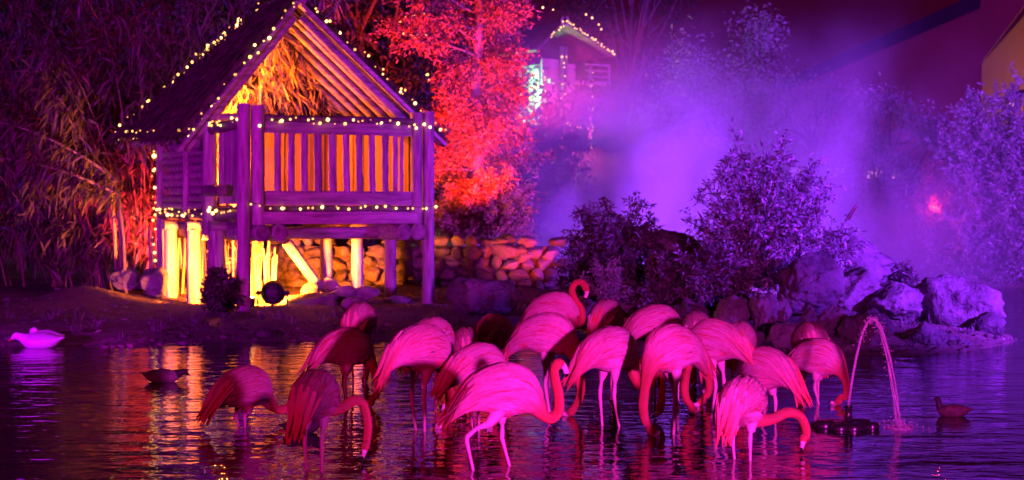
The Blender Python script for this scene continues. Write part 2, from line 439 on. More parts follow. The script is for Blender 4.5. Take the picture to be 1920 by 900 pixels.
# dry stone wall behind the hut: every stone a part
WD = 26.2
wall = empty('stone_wall', (X(500, WD), WD, 0.2)); tag(wall, 'low dry stone wall of rounded field stones running behind the hut', 'wall')
wx0, wx1 = 0.0, X(1040, WD) - X(500, WD)
core = MB(); core.box(((wx0 + wx1) / 2, 0.30, 0.33), (wx1 - wx0, 0.30, 0.9)); core.build('wall_core', M_MORTAR, wall)
STM = []
for k in range(10):
    V, F = rock_verts(3, 100 + k, 10, 0.16, 0.5, 0.9)
    o = np_mesh('wall_stone', V, F, M_STONE, wall, smooth=True); STM.append(o.data); bpy.data.objects.remove(o)
rg = random.Random(4); z = -0.05; row = 0
while z < 0.86:
    hh = rg.uniform(0.13, 0.20); x = wx0 + rg.uniform(-0.1, 0.05)
    top = z + hh > 0.80
    while x < wx1:
        w = rg.uniform(0.15, 0.36)
        if not (top and rg.random() < 0.25):
            o = bpy.data.objects.new('wall_stone', rg.choice(STM)); COL.objects.link(o); o.parent = wall
            k = 1.0 + rg.uniform(-0.16, 0.22)
            o.location = (x + w / 2, rg.uniform(0.02, 0.12), z + hh / 2 + rg.uniform(-0.02, 0.02))
            o.scale = (w * 0.52, 0.17, hh * 0.53 * k); o.rotation_euler = (rg.uniform(-.15, .15), rg.uniform(-.25, .25), rg.uniform(-.3, .3))
        x += w + 0.01
    z += hh * 0.96; row += 1
for k, (px, py, w, h_) in enumerate([(945, 470, 66, 30), (935, 452, 44, 12), (908, 466, 26, 24), (985, 480, 44, 26)]):
    c = P(px, py, WD - 0.05); o = bpy.data.objects.new('cap_stone', STM[k]); COL.objects.link(o); o.parent = wall
    o.location = c - Vector(wall.location) + Vector((0, 0.12, 0)); o.scale = (w / F_PX * WD / 2, 0.2, h_ / F_PX * WD / 2)

# ------------------------------------------------------------------ the hut
HO = Vector((X(457, 21.8), 21.8, 0.22)); HA = math.atan2(1.4, 2.362)
U = Vector((math.cos(HA), math.sin(HA), 0)); NI = Vector((-math.sin(HA), math.cos(HA), 0))
hut = empty('stilt_hut', HO, HA)
tag(hut, 'large wooden stilt hut with thatched gable roof and balcony on the left bank', 'hut')
def H(a, b, c): return HO + U * a + NI * b + Vector((0, 0, c))
def a_for(px, b):
    k = (px - 960) / F_PX; p = HO + NI * b          # x = k*y on the line a
    return (k * p.y - p.x) / (U.x - k * U.y)
def c_for(py, a, b):
    p = H(a, b, 0); return CAMZ - (py - HOR) / F_PX * p.y - HO.z
AW = a_for(803, 0)
def hpart(name, mat, fn, smooth=False):
    mb = MB(); fn(mb); return mb.build(name, mat, hut, smooth)
def log(name, p0, p1, r, mat, n=14, jit=0.0, taper=1.0):
    p0, p1 = Vector(p0), Vector(p1); k = 9; pts = []; rad = []
    rr = random.Random(hash((round(p0.x, 3), round(p1.z, 3), name)) & 0xffff)
    for i in range(k):
        t = i / (k - 1); pts.append(p0.lerp(p1, t) + Vector((rr.uniform(-1, 1), rr.uniform(-1, 1), rr.uniform(-1, 1))) * jit * (0 < i < k - 1))
        rad.append(r * (1 + (taper - 1) * t) * (1 + rr.uniform(-0.035, 0.035)))
    mb = MB(); mb.tube(pts, rad, n); o = mb.build(name, mat, hut, True)
    try: o.data.set_sharp_from_angle(angle=R(50))
    except Exception: pass
    return o
# front posts
log('post', (0, 0, -0.35), (0, 0, 2.74), 0.088, M_WOODV)
log('post', (AW, 0, -0.35), (AW, 0, 2.72), 0.086, M_WOODV)
log('post', (0.19, 0.0, 1.14), (0.19, 0.0, 2.72), 0.09, M_WOODV)
log('post', (AW - 0.185, 0.0, 1.14), (AW - 0.185, 0.0, 2.70), 0.085, M_WOODV)
# balcony rails
a0, a1 = 0.29, AW - 0.28
hpart('top_rail', M_WOODH, lambda m: m.beam((a0, 0.01, 2.45), (a1, 0.01, 2.45), 0.09, 0.17))
log('hand_rail', (a0 - 0.02, -0.02, 2.565), (a1 + 0.02, -0.02, 2.565), 0.048, M_WOODD, jit=0.008)
hpart('bottom_rail', M_WOODH, lambda m: m.beam((a0, 0.01, 1.50), (a1, 0.01, 1.50), 0.10, 0.19))
hpart('floor_edge', M_WOODD, lambda m: m.beam((a0, 0.05, 1.365), (a1, 0.05, 1.365), 0.12, 0.07))
hpart('front_beam', M_WOODH, lambda m: m.beam((a0 - 0.05, -0.03, 1.235), (a1 + 0.06, -0.03, 1.235), 0.12, 0.165))
for px, w in [(521, 14), (546, 14), (571, 14), (597, 16), (624, 15), (650, 15), (674, 14), (698, 14), (722, 14), (741, 11), (752, 9)]:
    a = a_for(px, 0.0); j = random.uniform(-0.012, 0.012)
    log('baluster', (a, 0.005, 1.58), (a + j, 0.005, 2.38), w / F_PX * 22.3 / 2, M_WOODV, 10, 0.004, random.uniform(0.9, 1.06))
# floor boards
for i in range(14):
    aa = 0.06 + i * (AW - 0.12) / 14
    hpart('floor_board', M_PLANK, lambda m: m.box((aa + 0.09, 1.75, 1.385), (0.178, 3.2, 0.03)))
# carrying logs whose ends show
for px in (491, 524, 757, 783):
    a = a_for(px, -0.12)
    mb = MB(); mb.tube([(a, -0.16, 1.035), (a, -0.13, 1.035), (a, 1.2, 1.035), (a, 3.2, 1.035)], [0.108, 0.114, 0.112, 0.112], 18)
    o = mb.build('carrying_log', M_WOODH, hut, True)
    e = MB(); e.tube([(a, -0.172, 1.035), (a, -0.162, 1.035)], [0.09, 0.104], 18); e.build('log_end', M_LOGEND, o, False)
log('cross_log', (0.35, 0.55, 1.02), (AW - 0.1, 0.55, 1.02), 0.085, M_WOODH)
log('cross_log', (0.1, 1.9, 1.0), (AW - 0.1, 1.9, 1.0), 0.09, M_WOODH)
# piles under the floor
for px, b, w in ((612, 1.25, 23), (670, 1.1, 22), (732, 0.9, 23)):
    a = a_for(px, b); log('pile', (a, b, -0.3), (a, b, 0.94), w / F_PX * 23.5 / 2, M_WOODV)
ab = a_for(535, 0.75); ae = a_for(600, 1.15)
log('brace', (ab, 0.75, 0.92), (ae, 1.15, 0.22), 0.075, M_WOODV)
for b, r in ((0.96, 0.115), (1.9, 0.10), (2.86, 0.095)):
    log('pile', (-0.0, b, -0.3), (-0.02, b, 1.06), r, M_WOODV)
    log('pile_cap', (-0.12, b, 1.11), (0.35, b, 1.11), r * 0.72, M_WOODH)
# left side: sill, siding logs, posts, planks
log('side_sill', (0.0, 0.1, 1.27), (0.0, 3.35, 1.27), 0.07, M_WOODD)
for i in range(14):
    c = 1.40 + i * 0.108
    log('siding_log', (0.02, 1.30, c), (0.02, 3.30, c), 0.056, M_WOODH, 10, 0.004)
log('side_post', (-0.06, 1.12, 1.0), (-0.06, 1.12, 2.55), 0.10, M_WOODV)
log('side_post', (-0.03, 2.15, 1.25), (-0.03, 2.15, 2.5), 0.05, M_WOODV)
log('side_post', (0.0, 3.32, -0.2), (0.0, 3.32, 2.5), 0.07, M_WOODV)
for i in range(5):
    b = 0.20 + i * 0.17
    hpart('side_plank', M_WOODV, lambda m: m.box((0.03 + 0.006 * (i % 2), b, 1.92), (0.03, 0.155, 1.0)))
log('side_rail', (-0.02, 0.05, 2.50), (-0.05, 1.15, 2.44), 0.075, M_WOODD)
log('hanging_log', (-0.17, 0.35, 1.60), (-0.17, 0.95, 1.60), 0.075, M_WOODD)
# right wall and back wall boards (seen between the balusters)
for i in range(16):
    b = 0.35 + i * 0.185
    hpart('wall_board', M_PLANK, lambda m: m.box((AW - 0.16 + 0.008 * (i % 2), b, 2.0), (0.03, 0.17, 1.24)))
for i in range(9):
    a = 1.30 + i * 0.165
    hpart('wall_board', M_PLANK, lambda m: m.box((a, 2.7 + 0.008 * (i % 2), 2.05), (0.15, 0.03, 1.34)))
for a in (0.30, 0.72):
    hpart('door_post', M_PLANK, lambda m: m.box((a, 2.68, 1.95), (0.07, 0.07, 1.15)))
hpart('door_panel', surf('pale_door', (0.5, 0.34, 0.14), (0.62, 0.45, 0.2), 4.0, rough=0.6, bump=0.1), lambda m: m.box((1.02, 2.66, 1.95), (0.38, 0.03, 1.15)))
# gable roof, hipped at the back
EZ, AZ, GB, RB, EB = 2.36, 4.30, 1.15, 1.95, 4.25
EL, AP, ER = -0.36, 1.234, 3.55
def slab(q, t):
    q = [Vector(p) for p in q]; n = (q[1] - q[0]).cross(q[-1] - q[0]).normalized()
    k = len(q); vs = q + [p + n * t for p in q]
    fs = [tuple(range(k - 1, -1, -1)), tuple(range(k, 2 * k))] + [(i, (i + 1) % k, k + (i + 1) % k, k + i) for i in range(k)]
    return vs, fs, n
def blades(q, count, length, width, n, seed, tri=False, lift=0.03):
    """thatch reeds laid down the slope q = ridge0, ridge1, eave1, eave0"""
    rg = np.random.default_rng(seed); s = rg.random(count); t = rg.random(count) ** 0.85
    r0, r1, e1, e0 = [np.array(p) for p in q]
    A = r0 + (r1 - r0) * s[:, None]; B = e0 + (e1 - e0) * s[:, None]
    pos = A + (B - A) * t[:, None] + np.array(n) * rg.uniform(0.0, lift, count)[:, None]
    d = unit(B - A + rg.normal(size=(count, 3)) * 0.12 * np.linalg.norm(B - A, axis=1)[:, None] * 0.4) + np.array(n) * rg.uniform(-0.02, 0.10, count)[:, None]
    return leaf_arrays(pos, d, rg.uniform(0.6, 1.3, count) * length, width, 0.3)
SL = {
 'left': [(AP, GB, AZ), (AP, RB, AZ), (EL, EB, EZ + 0.06), (EL, GB, EZ)],
 'right': [(AP, RB, AZ), (AP, GB, AZ), (ER, GB, EZ), (ER, EB, EZ + 0.06)],
}
for i, (k, q) in enumerate(SL.items()):
    o_ = [q[0], q[3], q[2], q[1]]
    vs, fs, n = slab(o_, 0.10)
    if n.z < 0: vs, fs, n = slab(o_[::-1], 0.10)
    V1, F1 = blades([q[0], q[1], q[2], q[3]], 5200, 0.26, 0.016, n * 1.0, 20 + i)
    V1 = V1 + np.array(n) * 0.10
    mb = MB(); mb.add(vs, fs); V0 = np.array(mb.v)
    F0 = []
    for f in mb.f:
        for j in range(1, len(f) - 1): F0.append((f[0], f[j], f[j + 1]))
    # ragged fringe along eave
    rg2 = np.random.default_rng(50 + i); s = rg2.random(900)
    e0, e1 = np.array(q[3]), np.array(q[2]); pp = e0 + (e1 - e0) * s[:, None] + np.array(n) * rg2.uniform(0, 0.1, 900)[:, None]
    down = unit(np.array(q[3]) - np.array(q[0] if k == 'left' else q[1]))
    V2, F2 = leaf_arrays(pp, down + rg2.normal(size=(900, 3)) * 0.18, rg2.uniform(0.05, 0.16, 900), 0.012)
    VV = np.concatenate([V0, V1, V2]); FF = np.concatenate([np.array(F0), F1 + len(V0), F2 + len(V0) + len(V1)])
    np_mesh('thatch_slope', VV, FF, M_THATCH, hut)
hv = [(AP, RB, AZ), (EL, EB, EZ + 0.06), (ER, EB, EZ + 0.06)]
vs, fs, n = slab(hv, 0.08)
if n.y < 0: vs, fs, n = slab(hv[::-1], 0.08)
mb = MB(); mb.add(vs, fs); mb.build('thatch_slope', M_THATCH, hut)
log('ridge_pole', (AP, GB - 0.25, AZ - 0.03), (AP, RB + 0.1, AZ - 0.03), 0.05, M_WOODH)
# barge boards and rafters
def slope_pt(side, s, b, off):
    e = EL if side < 0 else ER
    return Vector((AP + (e - AP) * s, b, AZ + (EZ - AZ) * s - off))
hpart('barge_board', M_WOODH, lambda m: m.beam(slope_pt(-1, 0.0, GB - 0.06, 0.02), slope_pt(-1, 1.10, GB - 0.06, 0.02), 0.05, 0.13, up=(0, 1, 0)))
hpart('barge_board', M_WOODH, lambda m: m.beam(slope_pt(1, 0.0, GB - 0.06, 0.02), slope_pt(1, 1.02, GB - 0.06, 0.02), 0.05, 0.11, up=(0, 1, 0)))
log('gable_rafter', slope_pt(-1, 0.03, GB - 0.02, 0.19), slope_pt(-1, 1.02, GB - 0.02, 0.17), 0.055, M_WOODH)
log('gable_rafter', slope_pt(1, 0.03, GB - 0.02, 0.17), slope_pt(1, 0.93, GB - 0.02, 0.24), 0.06, M_WOODH)
for i in range(7):
    b = GB + 0.34 + i * 0.36
    bt = min(b, RB) ; fr = 0.02 if b <= RB else min(0.9, (b - RB) / (EB - RB))
    for sd in (1, -1):
        log('rafter', slope_pt(sd, fr, b, 0.10), slope_pt(sd, 0.98, b, 0.10), 0.058, M_WOODH, 9)
log('tie_beam', (EL + 0.35, GB, 2.62), (ER - 0.35, GB, 2.62), 0.06, M_WOODH)
log('end_stub', (ER - 0.3, GB - 0.02, EZ + 0.22), (ER + 0.02, GB - 0.02, EZ - 0.03), 0.05, M_WOODH)
for t in (0.15, 0.32, 0.5, 0.68, 0.85):                                      # hip rafters
    e = Vector((EL, EB, EZ + 0.06)).lerp(Vector((ER, EB, EZ + 0.06)), t); q0 = Vector((AP, RB - 0.05, AZ - 0.25))
    log('hip_rafter', q0.lerp(e, 0.05), q0.lerp(e + Vector((0, -0.45, -0.1)), 0.95), 0.04, M_WOODH, 8)
# dry palm leaves lining the back of the room and the hip
rg = np.random.default_rng(3); n_ = 1700
s = rg.random(n_); t = rg.random(n_)
s2 = np.where(s + t > 1, 1 - s, s); t2 = np.where(s + t > 1, 1 - t, t)
A_, B_, C_ = [np.array(p) for p in hv]
pos = A_ + (B_ - A_) * s2[:, None] + (C_ - A_) * t2[:, None] + np.array([0, -0.22, -0.14]) + rg.normal(size=(n_, 3)) * 0.06
leaves('leaf_lining', pos, rg.normal(size=(n_, 3)) * 0.5 + np.array([0.25, -0.1, -1.0]), rg.uniform(0.14, 0.42, n_), rg.uniform(0.018, 0.05, n_), M_DRYLEAF, hut)
pos = np.stack([rg.uniform(0.0, 1.25, 900), rg.uniform(2.75, 2.95, 900), rg.uniform(1.4, 2.75, 900)], 1)
leaves('leaf_screen', pos, rg.normal(size=(900, 3)) * 0.35 + np.array([0.1, 0, 1.0]), rg.uniform(0.2, 0.5, 900), rg.uniform(0.02, 0.05, 900), M_DRYLEAF, hut)
WARM = (1.0, 0.175, 0.012)
point('hut_lamp', H(0.55, 2.35, 2.95), 900, WARM, 0.06)
point('hut_lamp', H(0.62, 2.3, 1.85), 480, WARM, 0.06)

# round floodlight on a forked stand that lights the underside
LD = 22.3
lp = P(511, 549, LD); lbz = gz(lp.x, lp.y)
lamp = empty('round_floodlight', (lp.x, lp.y, lbz)); tag(lamp, 'black round floodlight on thin forked legs in front of the hut', 'floodlight')
lz = lp.z - lbz; rr_ = 0.165
mb = MB(); prof = [(-0.13, 0.05), (-0.11, 0.10), (-0.06, 0.145), (0.0, rr_), (0.06, rr_ * 1.02), (0.075, rr_ * 1.02), (0.075, rr_ * 0.9)]
mb.tube([(0, y, lz) for y, _ in prof], [r for _, r in prof], 24); hs_ = mb.build('housing', M_IRON, lamp, True)
for k in range(5):
    f = MB(); f.box((0, -0.10, lz - 0.09 + k * 0.045), (0.2 - abs(k - 2) * 0.03, 0.06, 0.008)); f.build('cooling_fin', M_IRON, hs_)
mb = MB(); mb.tube([(0, 0.078, lz), (0, 0.082, lz)], [rr_ * 0.86, rr_ * 0.86], 24); mb.build('lens', emit('lamp_lens', (1.0, 0.5, 0.12), 6.0), lamp)
for sx in (-1, 1):
    mb = MB(); mb.tube([(sx * 0.195, 0, lz + 0.03), (sx * 0.20, 0, lz * 0.5), (sx * 0.20, -0.02, -0.05)], 0.012, 6); mb.build('leg', M_IRON, lamp)
    mb = MB(); mb.tube([(sx * 0.15, 0, lz + 0.0), (sx * 0.225, 0, lz + 0.0)], 0.028, 8); mb.build('pivot_knob', M_IRON, lamp)
mb = MB(); mb.tube([(0, -0.05, lz - 0.13), (0.01, -0.06, lz * 0.4), (0.0, -0.05, -0.04)], 0.016, 6); mb.build('cable', M_IRON, lamp)
spot('under_hut_flood', (lp.x - 0.05, lp.y + 0.14, lp.z), H(1.35, 2.6, 0.55), 8000, WARM, 112, 0.5, 0.10)
# small uplight behind the corner post
ul = H(0.30, 0.50, 0.0); ulz = gz(ul.x, ul.y)
up = empty('uplight', (ul.x, ul.y, ulz)); tag(up, 'small glowing uplight at the foot of the hut corner post', 'lamp')
mb = MB(); mb.tube([(0, 0, -0.03), (0, 0, 0.02), (0, 0, 0.10), (0.0, 0, 0.12)], [0.05, 0.05, 0.06, 0.055], 14); mb.build('housing', M_IRON, up, True)
mb = MB(); mb.tube([(0, 0, 0.122), (0, 0, 0.13)], [0.05, 0.045], 14); mb.build('lens', emit('uplight_lens', (1.0, 0.6, 0.2), 30.0), up)
spot('uplight_glow', (ul.x, ul.y, ulz + 0.16), H(0.42, 2.2, 0.66), 2600, WARM, 70, 0.6, 0.05)

# reed screen standing behind the piles
rs = empty('reed_screen', H(0.78, 2.2, 0.0), HA); tag(rs, 'screen of dry bamboo canes behind the left piles, lit orange', 'screen')
rgs = random.Random(11)
for i in range(95):
    bb = rgs.uniform(-0.95, 1.2) ; aa = rgs.uniform(-0.06, 0.06) + 0.22 * max(0, -bb - 0.4)
    mb = MB(); x0 = Vector((aa, bb, -0.3)); ln = rgs.uniform(0.9, 1.35); l2 = Vector((rgs.uniform(-0.12, 0.12), rgs.uniform(-0.16, 0.16), ln))
    r_ = rgs.uniform(0.010, 0.026); mb.tube([x0, x0 + l2 * 0.35, x0 + l2 * 0.7, x0 + l2], [r_, r_, r_ * 0.9, r_ * 0.7], 6); mb.build('cane', M_REED, rs, True)
for i in range(60):                                                         # screen turns the corner behind the last pile, added to block lamplight from the bamboo
    mb = MB(); x0 = Vector((rgs.uniform(-0.9, 0.2), 1.25 + rgs.uniform(-.05, .05), -0.3)); l2 = Vector((rgs.uniform(-.1, .1), rgs.uniform(-.06, .06), rgs.uniform(1.1, 1.5)))
    r_ = rgs.uniform(0.012, 0.026); mb.tube([x0, x0 + l2 * 0.35, x0 + l2 * 0.7, x0 + l2], [r_, r_, r_ * 0.9, r_ * 0.7], 6); mb.build('cane', M_REED, rs, True)
pos = np.stack([RNG.uniform(-0.1, 0.1, 260), RNG.uniform(-0.9, 1.1, 260), RNG.uniform(0, 1.1, 260)], 1)
leaves('dry_leaves', pos, RNG.normal(size=(260, 3)) + np.array([0, 0, 0.6]), RNG.uniform(0.1, 0.3, 260), 0.014, M_REED, rs)

# ------------------------------------------------------------------ string lights
BV, BF = ICO[1]
def bulb_mesh(r, mat, name):
    me = bpy.data.meshes.new(name); me.from_pydata([tuple(p * r) for p in BV], [], [tuple(f) for f in BF]); me.materials.append(mat)
    me.polygons.foreach_set('use_smooth', [True] * len(me.polygons)); return me
BULB = [bulb_mesh(0.019, M_BULB, 'bulb'), bulb_mesh(0.014, emit('dim_bulb', (1.0, 0.42, 0.09), 2.2), 'bulb'), bulb_mesh(0.023, emit('bright_bulb', (1.0, 0.50, 0.14), 7.0), 'bulb')]
BULBF = [bulb_mesh(0.021, M_BULBFAR, 'bulb')]
def strand(pts, n, label, jit=0.03, me=None, group='warm white string lights', sag=0.0, wire=True, seed=1, size=(0.7, 1.25)):
    """a wire along pts with n bulbs"""
    rg = random.Random(seed); pts = [Vector(p) for p in pts]
    seg = [(pts[i + 1] - pts[i]).length for i in range(len(pts) - 1)]; tot = sum(seg)
    def at(s):
        d = s * tot
        for i, l in enumerate(seg):
            if d <= l or i == len(seg) - 1: return pts[i].lerp(pts[i + 1], max(0, min(1, d / l)))
            d -= l
    root = empty('string_light', pts[0]); tag(root, label, 'string light', group)
    w = []
    for i in range(n):
        s = (i + 0.5) / n + rg.uniform(-0.48, 0.48) / n
        p = at(s) + Vector((rg.uniform(-jit, jit), rg.uniform(-jit, jit), rg.uniform(-jit, jit) - sag * math.sin(math.pi * s)))
        o = bpy.data.objects.new('bulb', rg.choice(me or BULB)); COL.objects.link(o); o.parent = root; o.location = p - pts[0]; k = rg.uniform(*size) * (1.25 if rg.random() < 0.12 else 1.0); o.scale = (k, k, k)
        w.append(p - pts[0] + Vector((0, 0.004, 0.022)))
    if wire and len(w) > 1:
        mb = MB(); mb.tube(w, 0.0035, 4); mb.build('wire', M_WIRE, root)
    return root
def rp(side, s, b, out=0.14):      # a point just outside the roof slope
    p = slope_pt(side, s, b, 0); e = -1 if side < 0 else 1
    n = Vector((e * (AZ - EZ), 0, abs((EL if side < 0 else ER) - AP))).normalized()
    q = p + n * out; return H(q.x, q.y, q.z)
def hipline(s, out=0.14):          # back edge of the left slope
    p = Vector((AP, RB, AZ)).lerp(Vector((EL, EB, EZ + 0.06)), s); n = Vector((-(AZ - EZ), 0, AP - EL)).normalized()
    q = p + n * out; return H(q.x, q.y, q.z)
strand([hipline(0.0), hipline(1.0)], 34, 'string lights up the far left edge of the thatched roof', 0.05, seed=1)
strand([hipline(0.15, .17), hipline(0.42, .17)], 14, 'second short run of lights near the roof top left of the ridge', 0.06, seed=2)
strand([H(EL - 0.05, EB, EZ + 0.1), H(EL - 0.06, (EB + GB) / 2, EZ + 0.09), H(EL - 0.03, GB, EZ + 0.06)], 34, 'dense string lights along the low left eave of the roof', 0.06, seed=3)
strand([rp(-1, 0.0, GB - 0.1, .02), rp(-1, 1.06, GB - 0.1, .02)], 22, 'string lights down the left front edge of the gable', 0.05, seed=4)
strand([rp(1, 0.0, GB - 0.1, .10), rp(1, 1.0, GB - 0.1, .10)], 24, 'string lights down the right front edge of the gable', 0.04, seed=5)
strand([H(0.25, -0.09, 2.56), H(AW * 0.5, -0.09, 2.54), H(AW + 0.12, -0.11, 2.52)], 26, 'string lights wound along the balcony top rail', 0.05, seed=6)
strand([H(-0.05, 1.15, 2.50), H(-0.11, 0.6, 2.52), H(-0.10, 0.05, 2.54), H(0.2, -0.11, 2.50)], 18, 'string lights round the log at the left end of the balcony rail', 0.06, seed=7)
strand([H(0.0, -0.10, 1.40), H(AW * 0.5, -0.06, 1.37), H(AW + 0.16, -0.10, 1.39)], 22, 'string lights under the balcony along the floor edge', 0.035, seed=8)
strand([H(-0.10, 3.35, 1.33), H(-0.12, 1.7, 1.29), H(-0.10, 0.1, 1.37)], 34, 'string lights along the foot of the left side wall', 0.05, seed=9)
strand([H(-0.09, 3.38, 2.3), H(-0.09, 3.38, 1.3), H(-0.09, 3.34, 0.4)], 16, 'string lights hanging down the back left corner of the hut', 0.03, seed=10)

# ------------------------------------------------------------------ far hut on the knoll
FD = 44.5
fo = Vector((X(1016, FD), FD, 3.0)); FA = R(33)
far = empty('far_hut', fo, FA); tag(far, 'small far lit hut on the knoll, half hidden behind the red tree', 'hut')
M_FARW = surf('far_hut_plank', (0.3, 0.26, 0.24), (0.5, 0.46, 0.42), 3.0, (4, 4, 0.6), 0.8, 0.3)
def fpart(name, mat, fn, smooth=False):
    mb = MB(); fn(mb); return mb.build(name, mat, far, smooth)
for i in range(13):                                                           # left side: lapped boards
    fpart('siding_board', M_FARW, lambda m: m.box((0.0, 0.75, 0.08 + i * 0.135), (0.05 + 0.012 * (i % 2), 1.5, 0.125)))
for i, (b, w) in enumerate(((0.25, 0.36), (0.72, 0.4), (1.2, 0.4))):
    fpart('shutter', M_FARW, lambda m: m.box((-0.02, b, 2.1), (0.06, w, 0.56)))
fpart('wall', M_FARW, lambda m: m.box((0.03, 0.75, 2.0), (0.04, 1.5, 1.0)))
fpart('front_wall', M_FARW, lambda m: (m.box((0.30, 0.06, 2.05), (0.56, 0.05, 1.2)), m.box((0.85, 0.06, 1.25), (0.55, 0.05, 2.6)), m.box((0.05, 0.06, 0.75), (0.08, 0.05, 1.5))))
fpart('alcove', surf('alcove_red', (0.45, 0.12, 0.08), (0.6, 0.2, 0.12), 5), lambda m: m.box((0.3, 0.16, 0.72), (0.5, 0.05, 1.45)))
def arch(m):
    pts = [(0.3 + 0.19 * math.cos(t), 0.03, 0.55 + 0.24 * math.sin(t)) for t in np.linspace(0, math.pi, 9)]
    m.tube([(0.49, 0.03, 0.15)] + pts + [(0.11, 0.03, 0.15)], 0.03, 6)
fpart('niche_arch', M_FARW, arch, True)
for a in (0.60, 0.74):
    fpart('post', M_FARW, lambda m: m.tube([(a, -0.08, -0.4), (a, -0.08, 3.0)], 0.06 if a < 0.7 else 0.04, 10), True)
fpart('post', M_FARW, lambda m: m.tube([(1.55, -0.06, -0.4), (1.55, -0.06, 2.5)], 0.05, 10), True)
fpart('balcony_beam', M_FARW, lambda m: m.beam((0.0, -0.35, 2.02), (2.0, -0.35, 2.02), 0.12, 0.10))
for i in range(3):
    fpart('balcony_rail', M_FARW, lambda m: m.beam((1.2, -0.35, 2.2 + i * 0.16), (2.0, -0.35, 2.2 + i * 0.16), 0.04, 0.05))
fpart('balcony_post', M_FARW, lambda m: m.box((1.98, -0.35, 2.3), (0.06, 0.06, 0.5)))
q1 = [(0.35, -0.6, 3.55), (0.35, 1.9, 3.55), (-0.55, 1.9, 2.75), (-0.55, -0.6, 2.75)]
q2 = [(0.35, 1.9, 3.55), (0.35, -0.6, 3.55), (2.0, -0.6, 2.75), (2.0, 1.9, 2.75)]
for q in (q1, q2):
    vs, fs, n = slab(q, 0.08); mb = MB(); mb.add(vs, fs); mb.build('roof_slope', M_WOODD, far)
fpart('gable_ornament', M_FARW, lambda m: m.tube([(0.35 + 0.12 * math.sin(t), -0.6, 3.62 + 0.12 * math.cos(t)) for t in np.linspace(0.4, 5.9, 12)], 0.025, 6), True)
def FH(a, b, c): return fo + Vector((math.cos(FA) * a - math.sin(FA) * b, math.sin(FA) * a + math.cos(FA) * b, c))
point('far_pink_lamp', FH(0.6, -0.7, 0.6), 330, (1.0, 0.02, 0.45), 0.1)
point('far_green_lamp', FH(-0.7, 0.2, 1.7), 420, (0.25, 1.0, 0.3), 0.1)
point('far_alcove_lamp', FH(0.3, -0.05, 0.55), 40, (1.0, 0.2, 0.1), 0.05)
fg = 'string lights on the far hut'
strand([FH(0.35, -0.65, 3.62), FH(2.02, -0.65, 2.80)], 26, 'string lights along the right roof edge of the far hut', 0.03, BULBF, fg, seed=21)
strand([FH(0.35, -0.65, 3.60), FH(-0.2, -0.65, 3.10)], 8, 'string lights at the ridge end of the far hut', 0.05, BULBF, fg, seed=22)
strand([FH(0.60, -0.17, 2.9), FH(0.62, -0.17, 0.0)], 22, 'string lights winding down the doorpost of the far hut', 0.08, BULBF, fg, seed=23)
strand([FH(1.56, -0.14, 2.4), FH(1.56, -0.14, 0.2)], 14, 'string lights down the right post of the far hut', 0.03, BULBF, fg, seed=24)
strand([FH(0.65, -0.15, 0.95), FH(1.55, -0.15, 0.85)], 9, 'short string of lights between the posts of the far hut', 0.04, BULBF, fg, sag=0.1, seed=25)
strand([FH(0.05, -0.03, 2.4), FH(0.04, -0.03, 1.0)], 9, 'string lights down the left corner of the far hut', 0.05, BULBF, fg, seed=26)

# ------------------------------------------------------------------ trees
def limb_path(p0, d, ln, k, rg, grav=0.0, wob=0.25):
    pts = [np.array(p0, float)]; d = unit(np.array(d, float))
    for i in range(k):
        d = unit(d + rg.normal(size=3) * wob * 0.4 + np.array([0, 0, -grav])); pts.append(pts[-1] + d * ln / k)
    return pts

def red_tree():
    D = 30.0; bx = X(895, D); bz = gz(bx, D) - 0.05
    root = empty('conifer_tree', (bx, D, bz)); tag(root, 'tall feathery tree lit bright red from below behind the hut', 'tree')
    rg = np.random.default_rng(12)
    mb = MB(); tr = [(0.0, 0, -0.2), (0.03, 0, 1.5), (-0.05, 0.03, 3.2), (0.04, 0, 5.0), (0.0, 0, 7.5)]
    mb.tube(tr, [0.17, 0.14, 0.115, 0.085, 0.02], 12); mb.build('trunk', M_BARK, root, True)
    br = MB(); P_, D_, L_ = [], [], []
    for i in range(64):
        z = 0.7 + 6.4 * (i / 64) ** 0.95; az = i * 2.399 + rg.normal() * 0.3
        reach = (2.2 - 0.06 * z) * rg.uniform(0.65, 1.15) if (z > 5.0 or (z > 3.9 and math.cos(az) < 0.0)) else rg.uniform(0.55, 0.98)
        pts = limb_path((0, 0, z), (math.cos(az), math.sin(az), 0.35), reach, 6, rg, 0.05, 0.3)
        br.tube(pts, [0.03, 0.026, 0.02, 0.015, 0.011, 0.008, 0.004], 5)
        for j in range(1, 7):
            for _ in range(5 if j < 3 else 8):
                tw = limb_path(pts[j], rg.normal(size=3) + np.array([math.cos(az), math.sin(az), 0.0]) * 0.8, rg.uniform(0.15, 0.42), 3, rg, 0.10, 0.3)
                for q in range(1, 4):
                    n_ = 5
                    P_.append(np.array(tw[q]) + rg.normal(size=(n_, 3)) * 0.045)
                    D_.append(np.tile(tw[q] - tw[q - 1], (n_, 1)) * 8 + rg.normal(size=(n_, 3)) * 0.8 + np.array([0, 0, -0.15]))
    br.build('branches', M_BARK, root)
    P_ = np.concatenate(P_); D_ = np.concatenate(D_); n_ = len(P_)
    leaves('crown', P_, D_, rg.uniform(0.06, 0.13, n_), rg.uniform(0.018, 0.035, n_), M_CONIFER, root, 0.2)
red_tree()
spot('red_uplight', (X(850, 27.0), 26.9, 1.5), (X(905, 30), 30.4, 5.0), 8500, (1.0, 0.035, 0.01), 80, 0.6, 0.12)
spot('red_uplight', (X(1010, 25.4), 25.2, 0.5), (X(900, 29), 29, 3.6), 300, (1.0, 0.05, 0.02), 95, 0.8, 0.12)

